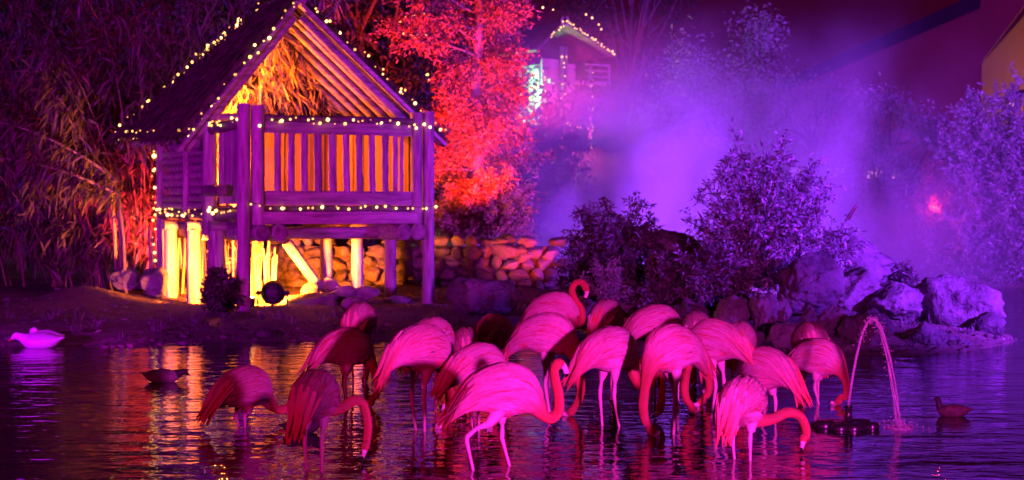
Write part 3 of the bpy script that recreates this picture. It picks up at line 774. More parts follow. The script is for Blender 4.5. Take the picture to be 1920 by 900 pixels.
def broad_tree(px, D, height, rad, label, seed, nl=9000, mat=None, leaf=0.16, base_crown=0.18, group='dark trees in the background'):
    rg = np.random.default_rng(seed); bx = X(px, D); bz = gz(bx, D)
    root = empty('background_tree', (bx, D, bz - 0.05)); tag(root, label, 'tree', group)
    mb = MB(); tp = limb_path((0, 0, -0.1), (0, 0, 1), height * 0.8, 6, rg, 0, 0.12)
    mb.tube(tp, [0.16, 0.14, 0.12, 0.10, 0.08, 0.05, 0.02], 10); mb.build('trunk', M_BARK, root, True)
    cl = []; br = MB()
    for i in range(26):
        k = rg.integers(1, 6); az = rg.uniform(0, 6.28); zt = height * rg.uniform(base_crown, 0.98)
        rr = rad * math.sqrt(max(0.08, 1 - ((zt / height - 0.55) / 0.6) ** 2)) * rg.uniform(0.45, 1.0)
        tip = np.array([math.cos(az) * rr, math.sin(az) * rr, zt])
        br.tube([tp[min(k, 5)], (np.array(tp[min(k, 5)]) + tip) / 2 + rg.normal(size=3) * 0.1, tip], [0.05, 0.03, 0.01], 5); cl.append(tip)
    br.build('branches', M_BARK, root)
    cl = np.array(cl); c = cl[rg.integers(0, len(cl), nl)]
    pos = c + rg.normal(size=(nl, 3)) * rad * 0.17
    leaves('crown', pos, rg.normal(size=(nl, 3)) + np.array([0, 0, -0.4]), rg.uniform(0.6, 1.3, nl) * leaf, rg.uniform(0.3, 0.5, nl) * leaf, mat or M_DARKLEAF, root)

for i, (px, D, hgt, rad, lab) in enumerate([
    (690, 33.5, 7.6, 2.1, 'dark tree behind the right slope of the hut roof'),
    (560, 34.5, 7.8, 2.4, 'dark tree behind the ridge of the hut roof'),
    (800, 35.5, 6.5, 2.2, 'dark tree between the hut and the red tree'),
    (380, 35.0, 7.6, 2.6, 'dark tree behind the left slope of the hut roof'),
    (1180, 47.5, 8.6, 2.2, 'dark tree right of the far hut at the edge of the mist'),
    (40, 36.0, 7.8, 3.0, 'black tree at the far left edge behind the bamboo'),
    (190, 37.0, 7.5, 2.8, 'black tree behind the arching bamboo canes'),
    (985, 40.0, 4.2, 1.7, 'low dark tree beneath the far hut and the red tree'),
    ]):
    broad_tree(px, D, hgt, rad, lab, 70 + i)
broad_tree(1360, 44.0, 5.6, 2.0, 'pale misty tree standing in the fog above the big shrub', 90, 6000, M_WILLOW, 0.15)
broad_tree(1530, 46.0, 4.8, 1.8, 'faint tree deep in the fog behind the big shrub', 91, 5000, M_WILLOW, 0.15)
broad_tree(1690, 41.0, 4.6, 1.3, 'faint tree in the fog left of the silvery thicket', 92, 5000, M_WILLOW, 0.15)

# lights strung through the dark trees left of the red tree
for i, (p0, p1, n, lab) in enumerate([
    ((742, 40), (795, 28), 5, 'few lights in the branches high left of the red tree'),
    ((757, 68), (802, 66), 7, 'short cluster of lights in the branches left of the red tree'),
    ((752, 160), (768, 172), 2, 'pair of lights in the dark leaves just right of the gable'),
    ((798, 140), (812, 150), 3, 'three lights low in the left side of the red tree'),
    ((965, 220), (985, 224), 3, 'three lights at the right side of the red tree below the far hut'),
    ((1015, 12), (1035, 20), 2, 'pair of lights near the top right of the red tree'),
    ((1090, 22), (1135, 60), 4, 'sparse lights in the dark tree right of the far hut roof')]):
    strand([P(*p0, 31.5 if p0[0] < 900 else 34), P(*p1, 31.5 if p0[0] < 900 else 34)], n, lab, 0.05, BULBF, 'sparse lights in the trees', seed=40 + i)

# ------------------------------------------------------------------ bamboo
def bamboo(px, D, n, height, spread, label, seed, lean=(0, 0), arch=0.10, nleaf=9, leafL=0.30, canemax=300):
    rg = np.random.default_rng(seed); bx = X(px, D); bz = gz(bx, D)
    root = empty('bamboo_clump', (bx, D, bz)); tag(root, label, 'bamboo', 'bamboo clumps left of the hut')
    P_, D_ = [], []
    for i in range(n):
        az = rg.uniform(0, 6.28); r = spread * math.sqrt(rg.random())
        p = np.array([math.cos(az) * r, math.sin(az) * r * 0.6, -0.15]); h = height * rg.uniform(0.65, 1.1)
        d = np.array([math.cos(az) * 0.16 + lean[0] * rg.uniform(0.5, 1.4), math.sin(az) * 0.12 + lean[1], 1.0]); pts = [p]; k = 9
        out = unit(np.array([d[0], d[1], 0.0]) + 1e-6)
        for j in range(k):
            d = unit(d + out * arch * (0.35 + j * 0.22) + rg.normal(size=3) * 0.03 + np.array([0, 0, -arch * j * 0.10])); pts.append(pts[-1] + d * h / k)
        r0 = rg.uniform(0.014, 0.026)
        mb = MB(); mb.tube(pts, [r0 * (1 - 0.085 * j) for j in range(k + 1)], 6); mb.build('cane', M_CANE, root, True)
        for j in range(2, k + 1):
            for _ in range(3):
                tw = limb_path(pts[j], rg.normal(size=3) * np.array([1, 1, 0.4]), rg.uniform(0.25, 0.7), 3, rg, 0.12)
                for q in range(1, 4):
                    m_ = nleaf // 3 + 1; P_.append(np.array(tw[q]) + rg.normal(size=(m_, 3)) * 0.06)
                    D_.append(rg.normal(size=(m_, 3)) * 0.45 + unit(np.array(tw[q]) - tw[q - 1]) * 0.4 + np.array([0, 0, -0.65]))
    P_ = np.concatenate(P_); D_ = np.concatenate(D_); m_ = len(P_)
    leaves('foliage', P_, D_, rg.uniform(0.5, 1.25, m_) * leafL, rg.uniform(0.025, 0.045, m_) * (leafL / 0.3), M_BAMLEAF, root, 0.15, 0.15)
bamboo(255, 26.2, 26, 5.2, 0.55, 'tall bamboo clump close behind the left side of the hut', 1, (-0.05, 0), 0.07)
bamboo(180, 27.4, 13, 5.6, 0.7, 'bamboo clump in the middle of the left grove', 2, (-0.1, 0), 0.09)
bamboo(60, 28.5, 11, 5.6, 0.8, 'bamboo clump at the far left of the grove', 3, (-0.05, 0), 0.07)
bamboo(340, 28.6, 16, 6.2, 0.7, 'bamboo clump rising behind the thatched roof', 4, (0.04, 0), 0.06)
def long_cane(px0, py0, px1, py1, hump, D, label, seed):
    rg = np.random.default_rng(seed); a = np.array(P(px0, py0, D)); b = np.array(P(px1, py1, D - 0.4))
    base = np.array([a[0], a[1], gz(a[0], a[1])])
    root = empty('arching_cane', base); tag(root, label, 'bamboo', 'arching bamboo canes')
    pts = [np.zeros(3) + np.array([0.12, 0, -0.1]), (a - base) * 0.55 + np.array([0.08, 0, 0])]
    for t in np.linspace(0, 1, 9): pts.append(a + (b - a) * t + np.array([0, 0, hump * 4 * t * (1 - t)]) - base)
    mb = MB(); mb.tube(pts, list(np.linspace(0.03, 0.008, len(pts))), 8); mb.build('cane', M_CANE, root, True)
    P_, D_ = [], []
    for j in range(3, len(pts)):
        for _ in range(9):
            q = pts[j] + (pts[j - 1] - pts[j]) * rg.random(); P_.append(q + rg.normal(size=(4, 3)) * 0.07)
            D_.append(rg.normal(size=(4, 3)) * 0.4 + np.array([-0.45, 0, -0.7]))
    P_ = np.concatenate(P_); D_ = np.concatenate(D_); m_ = len(P_)
    leaves('foliage', P_, D_, rg.uniform(0.18, 0.45, m_), rg.uniform(0.03, 0.05, m_), M_BAMLEAF, root, 0.15, 0.2)
long_cane(215, 335, -10, 226, 0.12, 24.6, 'upper arching bamboo cane with drooping leaves at the left edge', 5)
long_cane(222, 365, -10, 296, 0.10, 24.4, 'lower arching bamboo cane with drooping leaves at the left edge', 6)
long_cane(205, 330, 70, 130, -0.05, 25.0, 'steep bamboo cane rising to the upper left', 7)
spot('red_spot', (X(296, 24.9), 24.9, 0.55), (X(235, 26.0), 26.3, 2.2), 1500, (1.0, 0.02, 0.05), 72, 0.8, 0.08)

# ------------------------------------------------------------------ shrubs
def shrub(name, px, py, D, w, h, label, seed, mat, stems=40, leafL=0.09, leafW=0.032, per=26, spikes=0, up=0.9, group=None, droop=0.02, low=0.0, tips=4):
    """w, h in pixels, py is the foot of the plant"""
    rg = np.random.default_rng(seed); b = P(px, py, D); k = D / F_PX; rx = w * k / 2; hz = h * k
    root = empty(name, b); tag(root, label, 'shrub', group)
    st = MB(); P_, D_ = [], []; ends = []
    for i in range(stems):
        az = i * 2.399 + rg.normal() * 0.2; el = low + (1 - low) * ((i + 0.5) / stems) + rg.normal() * 0.04; el = min(1.0, max(0.0, el))
        tgt = np.array([math.cos(az) * rx * math.sqrt(1 - (el * 0.92) ** 2) * rg.uniform(0.7, 1.05), math.sin(az) * rx * 0.8 * math.sqrt(1 - (el * 0.92) ** 2), hz * (0.12 + 0.86 * el) * rg.uniform(0.85, 1.08)])
        ctl = np.array([tgt[0] * 0.25, tgt[1] * 0.25, tgt[2] * 0.62])
        ts = np.linspace(0, 1, 8); pts = [2 * (1 - t) * t * ctl + t * t * tgt for t in ts]
        st.tube(pts, list(np.linspace(0.014, 0.004, 8)), 4, cap=False)
        ends.append((pts[-1], unit(pts[-1] - pts[-2])))
        for j in range(2, 8):
            for _ in range(tips):
                tw = limb_path(pts[j], unit(pts[j] - pts[j - 1]) * up + rg.normal(size=3) * 0.7, rg.uniform(0.06, 0.28) * hz * 0.5, 3, rg, droop)
                st.tube(tw, [0.005, 0.004, 0.003, 0.002], 3, cap=False)
                if spikes and j == 7 and rg.random() < 0.5: ends.append((tw[-1], unit(tw[-1] - tw[-2])))
                m_ = max(1, per // 3)
                for q in range(1, 4):
                    P_.append(np.array(tw[q]) + rg.normal(size=(m_, 3)) * 0.02)
                    D_.append(np.tile(unit(tw[q] - tw[q - 1]), (m_, 1)) * 0.6 + rg.normal(size=(m_, 3)) * 0.7)
    st.build('stems', M_BARK, root)
    P_ = np.concatenate(P_); D_ = np.concatenate(D_); m_ = len(P_)
    leaves('foliage', P_, D_, rg.uniform(0.5, 1.2, m_) * leafL, rg.uniform(0.6, 1.1, m_) * leafW, mat, root, 0.25, 0.1)
    for i in range(min(spikes, len(ends))):
        p, d = ends[int(rg.integers(0, len(ends)))] if i >= len(ends) else ends[i]
        if p[2] < hz * 0.45: continue
        s = MB(); ln = rg.uniform(0.14, 0.30); q = [p + d * ln * t for t in (0, 0.25, 0.6, 1.0)]
        s.tube(q, [0.008, 0.017, 0.014, 0.003], 6); s.build('seed_spike', M_SPIKE, root, True)
    return root
shrub('buddleia_shrub', 1432, 545, 21.2, 300, 272, 'large spiky shrub in the middle of the mist above the boulders', 1, M_SHRUB, 88, 0.10, 0.030, 9, 100, 0.9, None, 0.0, 0.0)
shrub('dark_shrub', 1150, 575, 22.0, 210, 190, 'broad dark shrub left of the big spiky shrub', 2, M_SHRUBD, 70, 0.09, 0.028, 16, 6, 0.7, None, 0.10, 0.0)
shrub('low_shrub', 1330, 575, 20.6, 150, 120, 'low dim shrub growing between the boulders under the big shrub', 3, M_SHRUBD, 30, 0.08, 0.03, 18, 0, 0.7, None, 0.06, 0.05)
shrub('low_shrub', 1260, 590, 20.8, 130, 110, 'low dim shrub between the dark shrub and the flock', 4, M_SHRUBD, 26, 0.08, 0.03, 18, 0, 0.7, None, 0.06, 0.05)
shrub('twiggy_plant', 1137, 575, 20.6, 90, 90, 'pale twiggy plant in front of the dark shrub', 5, M_WILLOW, 14, 0.07, 0.014, 6, 0, 0.8, None, 0.02, 0.3)
shrub('leafy_plant', 412, 585, 21.6, 66, 74, 'small dark leafy plant in front of the hut piles', 6, M_DARKLEAF, 16, 0.12, 0.06, 6, 0, 0.8, None, 0.02, 0.15)
shrub('silver_thicket', 1868, 545, 34.0, 260, 365, 'large silvery thicket of upright twigs at the right edge', 7, M_WILLOW, 110, 0.12, 0.035, 22, 0, 1.3, None, -0.02, 0.05, 5)
shrub('silver_thicket', 1795, 542, 34.6, 120, 240, 'lower silvery thicket left of the large one on the right shore', 8, M_SHRUB, 46, 0.11, 0.03, 18, 0, 1.1, None, 0.0, 0.05)
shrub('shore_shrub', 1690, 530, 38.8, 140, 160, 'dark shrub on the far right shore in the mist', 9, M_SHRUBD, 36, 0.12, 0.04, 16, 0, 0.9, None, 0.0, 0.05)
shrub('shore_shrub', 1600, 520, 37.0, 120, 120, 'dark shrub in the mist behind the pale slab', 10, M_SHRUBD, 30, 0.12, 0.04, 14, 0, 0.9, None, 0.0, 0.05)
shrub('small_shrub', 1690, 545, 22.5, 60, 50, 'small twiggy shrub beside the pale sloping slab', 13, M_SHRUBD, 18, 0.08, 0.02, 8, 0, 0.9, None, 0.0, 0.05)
shrub('red_shrub', 930, 445, 28.6, 120, 130, 'low shrub glowing dark red at the foot of the red tree', 11, M_CONIFER, 30, 0.09, 0.03, 16, 0, 0.8, None, 0.0, 0.05)
shrub('red_shrub', 870, 450, 29.0, 110, 100, 'low dim shrub between the hut and the red tree foot', 12, M_CONIFER, 26, 0.09, 0.03, 16, 0, 0.8, None, 0.0, 0.05)
shrub('red_twig_shrub', 1752, 440, 33.6, 70, 130, 'small shrub glowing red beside the silvery thicket', 14, M_CONIFER, 22, 0.10, 0.04, 10, 0, 1.0, None, 0.0, 0.3)
point('red_bush_lamp', P(1752, 388, 33.3), 70, (1.0, 0.03, 0.03), 0.06)
spot('laser_dots', P(1440, 330, 24.5), P(1437, 385, 21.2), 60, (0.0, 0.8, 0.6), 9, 0.3, 0.01)

# ------------------------------------------------------------------ far background: tent, low shelter
TD = 80.0
tent = empty('big_tent', (X(1840, TD), TD, 0)); tag(tent, 'huge pale tent roof rising at the upper right behind the mist', 'tent')
M_TENT = surf('tent_canvas', (0.42, 0.30, 0.22), (0.5, 0.37, 0.28), 0.6, rough=0.8, bump=0.15, vary=0.0)
M_TENTB = surf('tent_band', (0.05, 0.05, 0.12), (0.08, 0.08, 0.16), 0.6, rough=0.8, bump=0.1, vary=0.0)
def tp_(px, py, D): return P(px, py, D) - Vector(tent.location)
def panel(name, q, mat, t=0.06):
    vs, fs, n = slab([tp_(*p) for p in q], t); mb = MB(); mb.add(vs, fs); return mb.build(name, mat, tent)
def d1(px, off=0.0): return 1 / (1 / 92 + (px - 1390) / 446 * (1 / 84 - 1 / 92)) - off
def d2(px): return 1 / (1 / 83.8 + (px - 1841) / 459 * (1 / 100 - 1 / 83.8))
panel('left_panel', [(px, py, d1(px)) for px, py in ((1390, 186), (1836, -12), (1990, -80), (1838, 120), (1838, 330), (1400, 330))], M_TENT)
panel('right_panel', [(px, py, d2(px)) for px, py in ((1841, 119), (2000, -60), (2300, -60), (2300, 330), (1841, 330))], M_TENT)
panel('edge_band', [(px, py, d1(px, 0.4)) for px, py in ((1390, 184), (1836, -14), (1836, 16), (1390, 206))], M_TENTB)
spot('tent_lamp', P(2150, 330, 86), P(1900, 110, 85.5), 2600, (1.0, 0.30, 0.08), 70, 0.8, 0.3)
spot('tent_lamp', P(1700, 330, 68), P(1700, 80, 86), 2400, (0.65, 0.01, 0.6), 80, 0.9, 0.3)
sh = empty('low_shelter', P(1480, 395, 56)); tag(sh, 'long low lit shelter roof showing faintly through the mist', 'shelter')
M_PALE = surf('shelter_paint', (0.6, 0.5, 0.45), (0.7, 0.6, 0.55), 2, rough=0.7, bump=0.1)
def sp(px, py, dy=0.0): return P(px, py, 56) - Vector(sh.location) + Vector((0, dy, 0))
mb = MB(); mb.beam(sp(1478, 309), sp(1706, 309), 0.5, 0.12); mb.build('fascia', M_PALE, sh)
mb = MB(); mb.beam(sp(1478, 300, 1.0), sp(1706, 300, 1.0), 2.4, 0.08); mb.build('roof', M_PALE, sh)
for px in (1482, 1540, 1600, 1625, 1700):
    mb = MB(); p = sp(px, 312, 0.1); mb.tube([p, p + Vector((0, 0, -1.9))], 0.05, 8); mb.build('post', M_PALE, sh, True)
for px0, px1 in ((1490, 1535), (1550, 1590), (1628, 1695)):
    mb = MB(); mb.beam(sp(px0, 324, 0.6), sp(px1, 324, 0.6), 0.04, 0.34); mb.build('lit_panel', emit('lit_panel', (1.0, 0.35, 0.4), 1.1), sh)
lh = empty('lit_kiosk_roof', P(1915, 192, 41)); tag(lh, 'dark curved roof edge with a few lights behind the silvery thicket', 'roof')
mb = MB(); pts = [P(px, py, 41) - Vector(lh.location) for px, py in ((1888, 186), (1900, 178), (1918, 175), (1945, 182))]; mb.tube(pts, 0.10, 8); mb.build('roof_edge', M_IRON, lh, True)
mb = MB(); mb.tube([P(1925, 182, 41.3) - Vector(lh.location), Vector((0.1, 0.3, -2.2))], 0.06, 8); mb.build('post', M_IRON, lh, True)
strand([P(1892, 196, 40.8), P(1922, 194, 40.8)], 7, 'few warm lights under the dark roof edge at the right', 0.04, BULBF, 'lights at the kiosk', seed=60)

# ------------------------------------------------------------------ drifting mist (one bank of fog over the far pond)
def mist(name, loc, size, dens, seed, nscale, label):
    m = bpy.data.materials.new(name); m.use_nodes = True; nt = m.node_tree; nt.nodes.clear(); L = nt.links
    out = N(nt, 'ShaderNodeOutputMaterial'); pv = N(nt, 'ShaderNodeVolumePrincipled')
    pv.inputs['Color'].default_value = (0.92, 0.92, 0.95, 1); pv.inputs['Anisotropy'].default_value = 0.1
    tc = N(nt, 'ShaderNodeTexCoord'); no = N(nt, 'ShaderNodeTexNoise', Scale=nscale, Detail=4.0, Roughness=0.55, Distortion=0.9)
    mp = N(nt, 'ShaderNodeMapping'); mp.inputs['Location'].default_value = (seed, seed * 0.7, 0); L.new(tc.outputs['Object'], mp.inputs['Vector']); L.new(mp.outputs[0], no.inputs['Vector'])
    mr = N(nt, 'ShaderNodeMapRange'); mr.inputs['From Min'].default_value = 0.40; mr.inputs['From Max'].default_value = 0.68; mr.interpolation_type = 'SMOOTHSTEP'
    L.new(no.outputs[0], mr.inputs['Value'])
    sx = N(nt, 'ShaderNodeSeparateXYZ'); L.new(tc.outputs['Generated'], sx.inputs[0])
    acc = mr.outputs[0]
    def edge(o, lo0, lo1, hi0, hi1):
        a = N(nt, 'ShaderNodeMapRange'); a.interpolation_type = 'SMOOTHSTEP'; a.inputs['From Min'].default_value = lo0; a.inputs['From Max'].default_value = lo1
        b = N(nt, 'ShaderNodeMapRange'); b.interpolation_type = 'SMOOTHSTEP'; b.inputs['From Min'].default_value = hi0; b.inputs['From Max'].default_value = hi1; b.inputs['To Min'].default_value = 1; b.inputs['To Max'].default_value = 0
        L.new(o, a.inputs['Value']); L.new(o, b.inputs['Value'])
        q = N(nt, 'ShaderNodeMath', operation='MULTIPLY'); L.new(a.outputs[0], q.inputs[0]); L.new(b.outputs[0], q.inputs[1]); return q.outputs[0]
    for o in (edge(sx.outputs[0], 0.0, 0.20, 0.44, 0.92), edge(sx.outputs[1], 0.0, 0.3, 0.7, 1.0), edge(sx.outputs[2], -0.2, 0.02, 0.20, 1.0)):
        q = N(nt, 'ShaderNodeMath', operation='MULTIPLY'); L.new(acc, q.inputs[0]); L.new(o, q.inputs[1]); acc = q.outputs[0]
    q = N(nt, 'ShaderNodeMath', operation='MULTIPLY'); L.new(acc, q.inputs[0]); q.inputs[1].default_value = dens
    L.new(q.outputs[0], pv.inputs['Density']); L.new(pv.outputs[0], out.inputs['Volume'])
    mb = MB(); mb.box((0, 0, size[2] / 2), size); o = mb.build('mist', m); o.location = loc; tag(o, label, 'mist', kind='stuff')
mist('mist_bank', (5.1, 35.5, 0.03), (13.4, 17.0, 5.8), 0.58, 3.0, 0.42, 'violet lit bank of mist drifting over the far side of the pond')

# ------------------------------------------------------------------ flamingos
def plumage(name, pale, mid, red):
    m, nt, bs = mat_new(name); L = nt.links
    al = N(nt, 'ShaderNodeAttribute', attribute_name='along'); ar = N(nt, 'ShaderNodeAttribute', attribute_name='around')
    oi = N(nt, 'ShaderNodeObjectInfo')
    cb = N(nt, 'ShaderNodeCombineXYZ')
    k1 = N(nt, 'ShaderNodeMath', operation='MULTIPLY'); L.new(ar.outputs['Fac'], k1.inputs[0]); k1.inputs[1].default_value = 7.5
    k2 = N(nt, 'ShaderNodeMath', operation='MULTIPLY'); L.new(al.outputs['Fac'], k2.inputs[0]); k2.inputs[1].default_value = 0.38
    k3 = N(nt, 'ShaderNodeMath', operation='MULTIPLY'); L.new(oi.outputs['Random'], k3.inputs[0]); k3.inputs[1].default_value = 40
    L.new(k1.outputs[0], cb.inputs[0]); L.new(k2.outputs[0], cb.inputs[1]); L.new(k3.outputs[0], cb.inputs[2])
    no = N(nt, 'ShaderNodeTexNoise', Scale=1.0, Detail=4.0, Roughness=0.6, Distortion=0.3); L.new(cb.outputs[0], no.inputs['Vector'])
    rp = ramp(nt, no.outputs[0], [(0.34, red), (0.45, mid), (0.52, (0.95, 0.55, 0.66)), (0.66, pale)])
    # coral neck and tail
    z = ramp(nt, N_div(nt, al.outputs['Fac'], 12.0), [(0.02, (1, 1, 1)), (0.14, (0.25, 0.25, 0.25)), (0.48, (0.15, 0.15, 0.15)), (0.62, (1, 1, 1))])
    mx = N(nt, 'ShaderNodeMix', data_type='RGBA'); L.new(z.outputs[0], mx.inputs['Factor']); L.new(rp.outputs[0], mx.inputs['A']); mx.inputs['B'].default_value = (*red, 1)
    L.new(mx.outputs['Result'], bs.inputs['Base Color'])
    bs.inputs['Roughness'].default_value = 0.75; bs.inputs['Specular IOR Level'].default_value = 0.15
    bs.inputs['Sheen Weight'].default_value = 0.15
    n2 = N(nt, 'ShaderNodeTexNoise', Scale=1.0, Detail=5.0, Roughness=0.7)
    sc2 = N(nt, 'ShaderNodeVectorMath', operation='MULTIPLY'); sc2.inputs[1].default_value = (5.0, 2.4, 1.0); L.new(cb.outputs[0], sc2.inputs[0]); L.new(sc2.outputs[0], n2.inputs['Vector'])
    bp = N(nt, 'ShaderNodeBump', Strength=0.9, Distance=0.02); L.new(n2.outputs[0], bp.inputs['Height']); L.new(bp.outputs[0], bs.inputs['Normal'])
    return m
def N_div(nt, sock, k):
    n = N(nt, 'ShaderNodeMath', operation='DIVIDE'); nt.links.new(sock, n.inputs[0]); n.inputs[1].default_value = k; return n.outputs[0]
M_PLUME = plumage('flamingo_plumage', (0.97, 0.72, 0.82), (0.88, 0.36, 0.46), (0.72, 0.13, 0.08))
M_BILL = plain('bill_pale', (0.85, 0.62, 0.62), 0.35)
M_BILLT = plain('bill_tip_black', (0.012, 0.01, 0.012), 0.3)
M_LEG = plain('flamingo_leg', (0.72, 0.42, 0.46), 0.5)

def catmull(C, per):
    C = np.asarray(C, float); n = len(C); out = []; par = []
    for i in range(n - 1):
        p0, p1, p2, p3 = C[max(i - 1, 0)], C[i], C[i + 1], C[min(i + 2, n - 1)]
        for k in range(per):
            t = k / per
            out.append(0.5 * ((2 * p1) + (-p0 + p2) * t + (2 * p0 - 5 * p1 + 4 * p2 - p3) * t * t + (-p0 + 3 * p1 - 3 * p2 + p3) * t ** 3)); par.append(i + t)
    out.append(C[-1]); par.append(n - 1)
    return np.array(out), np.array(par)

def frames(S):
    T = np.gradient(S[:, :3], axis=0); T = unit(T)
    B = np.tile(np.array([0, 1.0, 0]), (len(S), 1)); B = unit(B - (B * T).sum(1)[:, None] * T)
    for i in range(1, len(S)):
        if (B[i] * B[i - 1]).sum() < 0: B[i] = -B[i]
    return T, B, np.cross(T, B)

def set_attr(me, name, vals):
    a = me.attributes.new(name, 'FLOAT', 'POINT'); a.data.foreach_set('value', np.asarray(vals, np.float32))

def flamingo(px, wl, head, label, zc=0.47, neck='feed', s=1.0, tilt=0.0, side=0.0, seed=0, legs=((0.0, 0.02), (0.0, -0.02)), fat=1.0, feathers=1.0, body_dx=0.0, far=0.0):
    """px: image column of the body; wl: image row of the waterline; head: heading in degrees, 0 = right, 90 = away"""
    D = DW(wl) ; rg = np.random.default_rng(seed + 500); zc = zc / s
    BX = [(-.35, -.20, .016, .008), (-.295, -.135, .046, .026), (-.22, -.06, .088, .070), (-.12, -.012, .122, .122), (0, 0, .140, .158), (.10, -.012, .132, .155), (.175, -.05, .098, .115), (.225, -.095, .060, .068)]
    ct, st_ = math.cos(-tilt), math.sin(-tilt)
    C = []
    for x, z, ry, rz in BX: C.append((x * ct - z * st_, 0.0, zc + x * st_ + z * ct, ry * fat, rz * fat))
    bx, _, zb, _, _ = C[-1]
    if neck == 'feed':   nk = [(bx + .045, zb * .76), (bx + .07, zb * .46), (bx + .055, zb * .26), (bx + .02, .075)]; hd = (bx - .01, .035); bl = [(bx - .045, .015), (bx - .08, .02), (bx - .10, .03)]
    elif neck == 'far':  nk = [(bx + .08, zb - .01), (bx + .17, zb + .03), (bx + .25, zb + .00), (bx + .285, zb * .62), (bx + .27, zb * .36)]; hd = (bx + .235, .10); bl = [(bx + .205, .06), (bx + .17, .035), (bx + .15, .03)]
    elif neck == 'loop': nk = [(bx + .05, zb - .06), (bx + .10, zb - .075), (bx + .145, zb - .03), (bx + .145, zb + .07), (bx + .125, zb + .16), (bx + .12, zb + .22)]; hd = (bx + .145, zb + .255); bl = [(bx + .18, zb + .235), (bx + .195, zb + .195), (bx + .19, zb + .17)]
    elif neck == 'up':   nk = [(bx + .045, zb + .015), (bx + .045, zb + .11), (bx - .015, zb + .20), (bx - .045, zb + .29), (bx - .01, zb + .355), (bx + .05, zb + .36)]; hd = (bx + .085, zb + .315); bl = [(bx + .095, zb + .265), (bx + .08, zb + .225), (bx + .065, zb + .205)]
    elif neck == 'low':  nk = [(bx + .07, zb - .07), (bx + .15, zb - .10), (bx + .23, zb - .08), (bx + .30, zb - .10), (bx + .33, zb * .45)]; hd = (bx + .315, .08); bl = [(bx + .285, .04), (bx + .25, .03), (bx + .23, .03)]
    elif neck == 'ubend': nk = [(bx + .05, zb * .72), (bx + .12, zb * .58), (bx + .20, zb * .62), (bx + .26, zb * .80), (bx + .31, zb * .70), (bx + .32, zb * .42)]; hd = (bx + .30, .09); bl = [(bx + .27, .05), (bx + .235, .04), (bx + .215, .04)]
    elif neck == 'preen': nk = [(bx + .07, zb + .0), (bx + .12, zb + .06), (bx + .10, zb + .15), (bx + .02, zb + .20)]; hd = (bx - .05, zb + .185); bl = [(bx - .09, zb + .155), (bx - .11, zb + .115), (bx - .115, zb + .10)]
    k = len(nk)
    for i, (x, z) in enumerate(nk):
        r = .040 - .013 * (i + 1) / k; C.append((x, side * math.sin((i + 1) / k * 1.8), z, r, r))
    ys = side * math.sin(1.8)
    C.append((hd[0], ys, hd[1], .029, .033))
    for (x, z), r in zip(bl, (.019, .015, .004)): C.append((x, ys, z, r * .8, r))
    C = np.array(C) * s
    S, par = catmull(C, 6); S[:, 3:] = np.maximum(S[:, 3:], 0.002)
    T, B, Nn = frames(S); ns = 18; th = np.arange(ns) * 2 * math.pi / ns
    # body rings: keel a little below, flatter above the wings
    prof = 1 + 0.05 * np.cos(th)
    V = S[:, None, :3] + B[:, None, :] * (S[:, 3][:, None] * np.sin(th))[..., None] + Nn[:, None, :] * (S[:, 4][:, None] * np.cos(th) * prof)[..., None]
    nr = len(S); Vf = V.reshape(-1, 3)
    i0 = np.arange(nr - 1)[:, None] * ns; j = np.arange(ns); j1 = (j + 1) % ns
    Fq = np.stack([i0 + j, i0 + j1, i0 + ns + j1, i0 + ns + j], -1).reshape(-1, 4)
    last = len(C) - 1
    al = par.copy(); nb = 7.0; al = np.where(par > nb, nb + (par - nb) / max(1, last - nb) * 5, par)
    faces = [tuple(f) for f in Fq]; mi = []
    fp = np.repeat(par[:-1], ns); mi = list(np.where(fp > last - 1.15, 2, np.where(fp > last - 2.4, 1, 0)))
    faces += [tuple(range(ns - 1, -1, -1)), tuple(range((nr - 1) * ns, nr * ns))]; mi += [0, 2]
    mb = MB(); mb.v = [tuple(p) for p in Vf]; mb.f = faces; mb.m = [int(q) for q in mi]
    along = list(np.repeat(al, ns)); around = list(np.tile(np.abs(np.sin(th)) * 1.0 + (1 - np.cos(th)) * 0.6, nr))
    for sgn, (dx, df) in zip((1, -1), legs):
        z0 = (zc - 0.10) * s; y = 0.058 * sgn * s; ank = min(0.24, (zc - .16) * 0.62) * s
        pts = [(0.02 + dx * 0.2, y * .9, z0), (0.0 + dx * .45, y, z0 - 0.085 * s), (-0.012 + dx * .75 + df * 0.1, y, (z0 + ank) / 2 - .02 * s), (-0.022 + dx, y, ank + .018 * s), (-0.024 + dx, y, ank - 0.014 * s), (-0.012 + dx + df * .4, y, ank * 0.45), (0.0 + dx + df, y, -0.02), (0.01 + dx + df * 1.2, y, -0.22)]
        b0 = len(mb.v); mb.tube(pts, [q * s for q in (.050, .027, .0125, .0155, .0145, .0095, .0095, .012)], 9, 3)
        along += [4.0] * (len(mb.v) - b0); around += [1.0] * (len(mb.v) - b0)
    o = mb.build('flamingo', [M_PLUME, M_BILL, M_BILLT, M_LEG], None, True)
    set_attr(o.data, 'along', along); set_attr(o.data, 'around', around)
    o.location = (X(px, D), D, 0.0); o.rotation_euler = (0, 0, R(head)); tag(o, label, 'flamingo', 'flamingos wading in the pond')
    # wings: rows of overlapping feathers laid over the back and flanks
    def surfpt(t, a, lift):
        i = np.clip(t * 6, 0, nr - 2); i_ = int(i); f = i - i_
        c = S[i_] * (1 - f) + S[i_ + 1] * f; b_ = B[i_]; n_ = Nn[i_]
        rr = 1 + lift
        return c[:3] + b_ * (c[3] * math.sin(a) * rr) + n_ * (c[4] * math.cos(a) * rr * (1 + 0.05 * math.cos(a)))
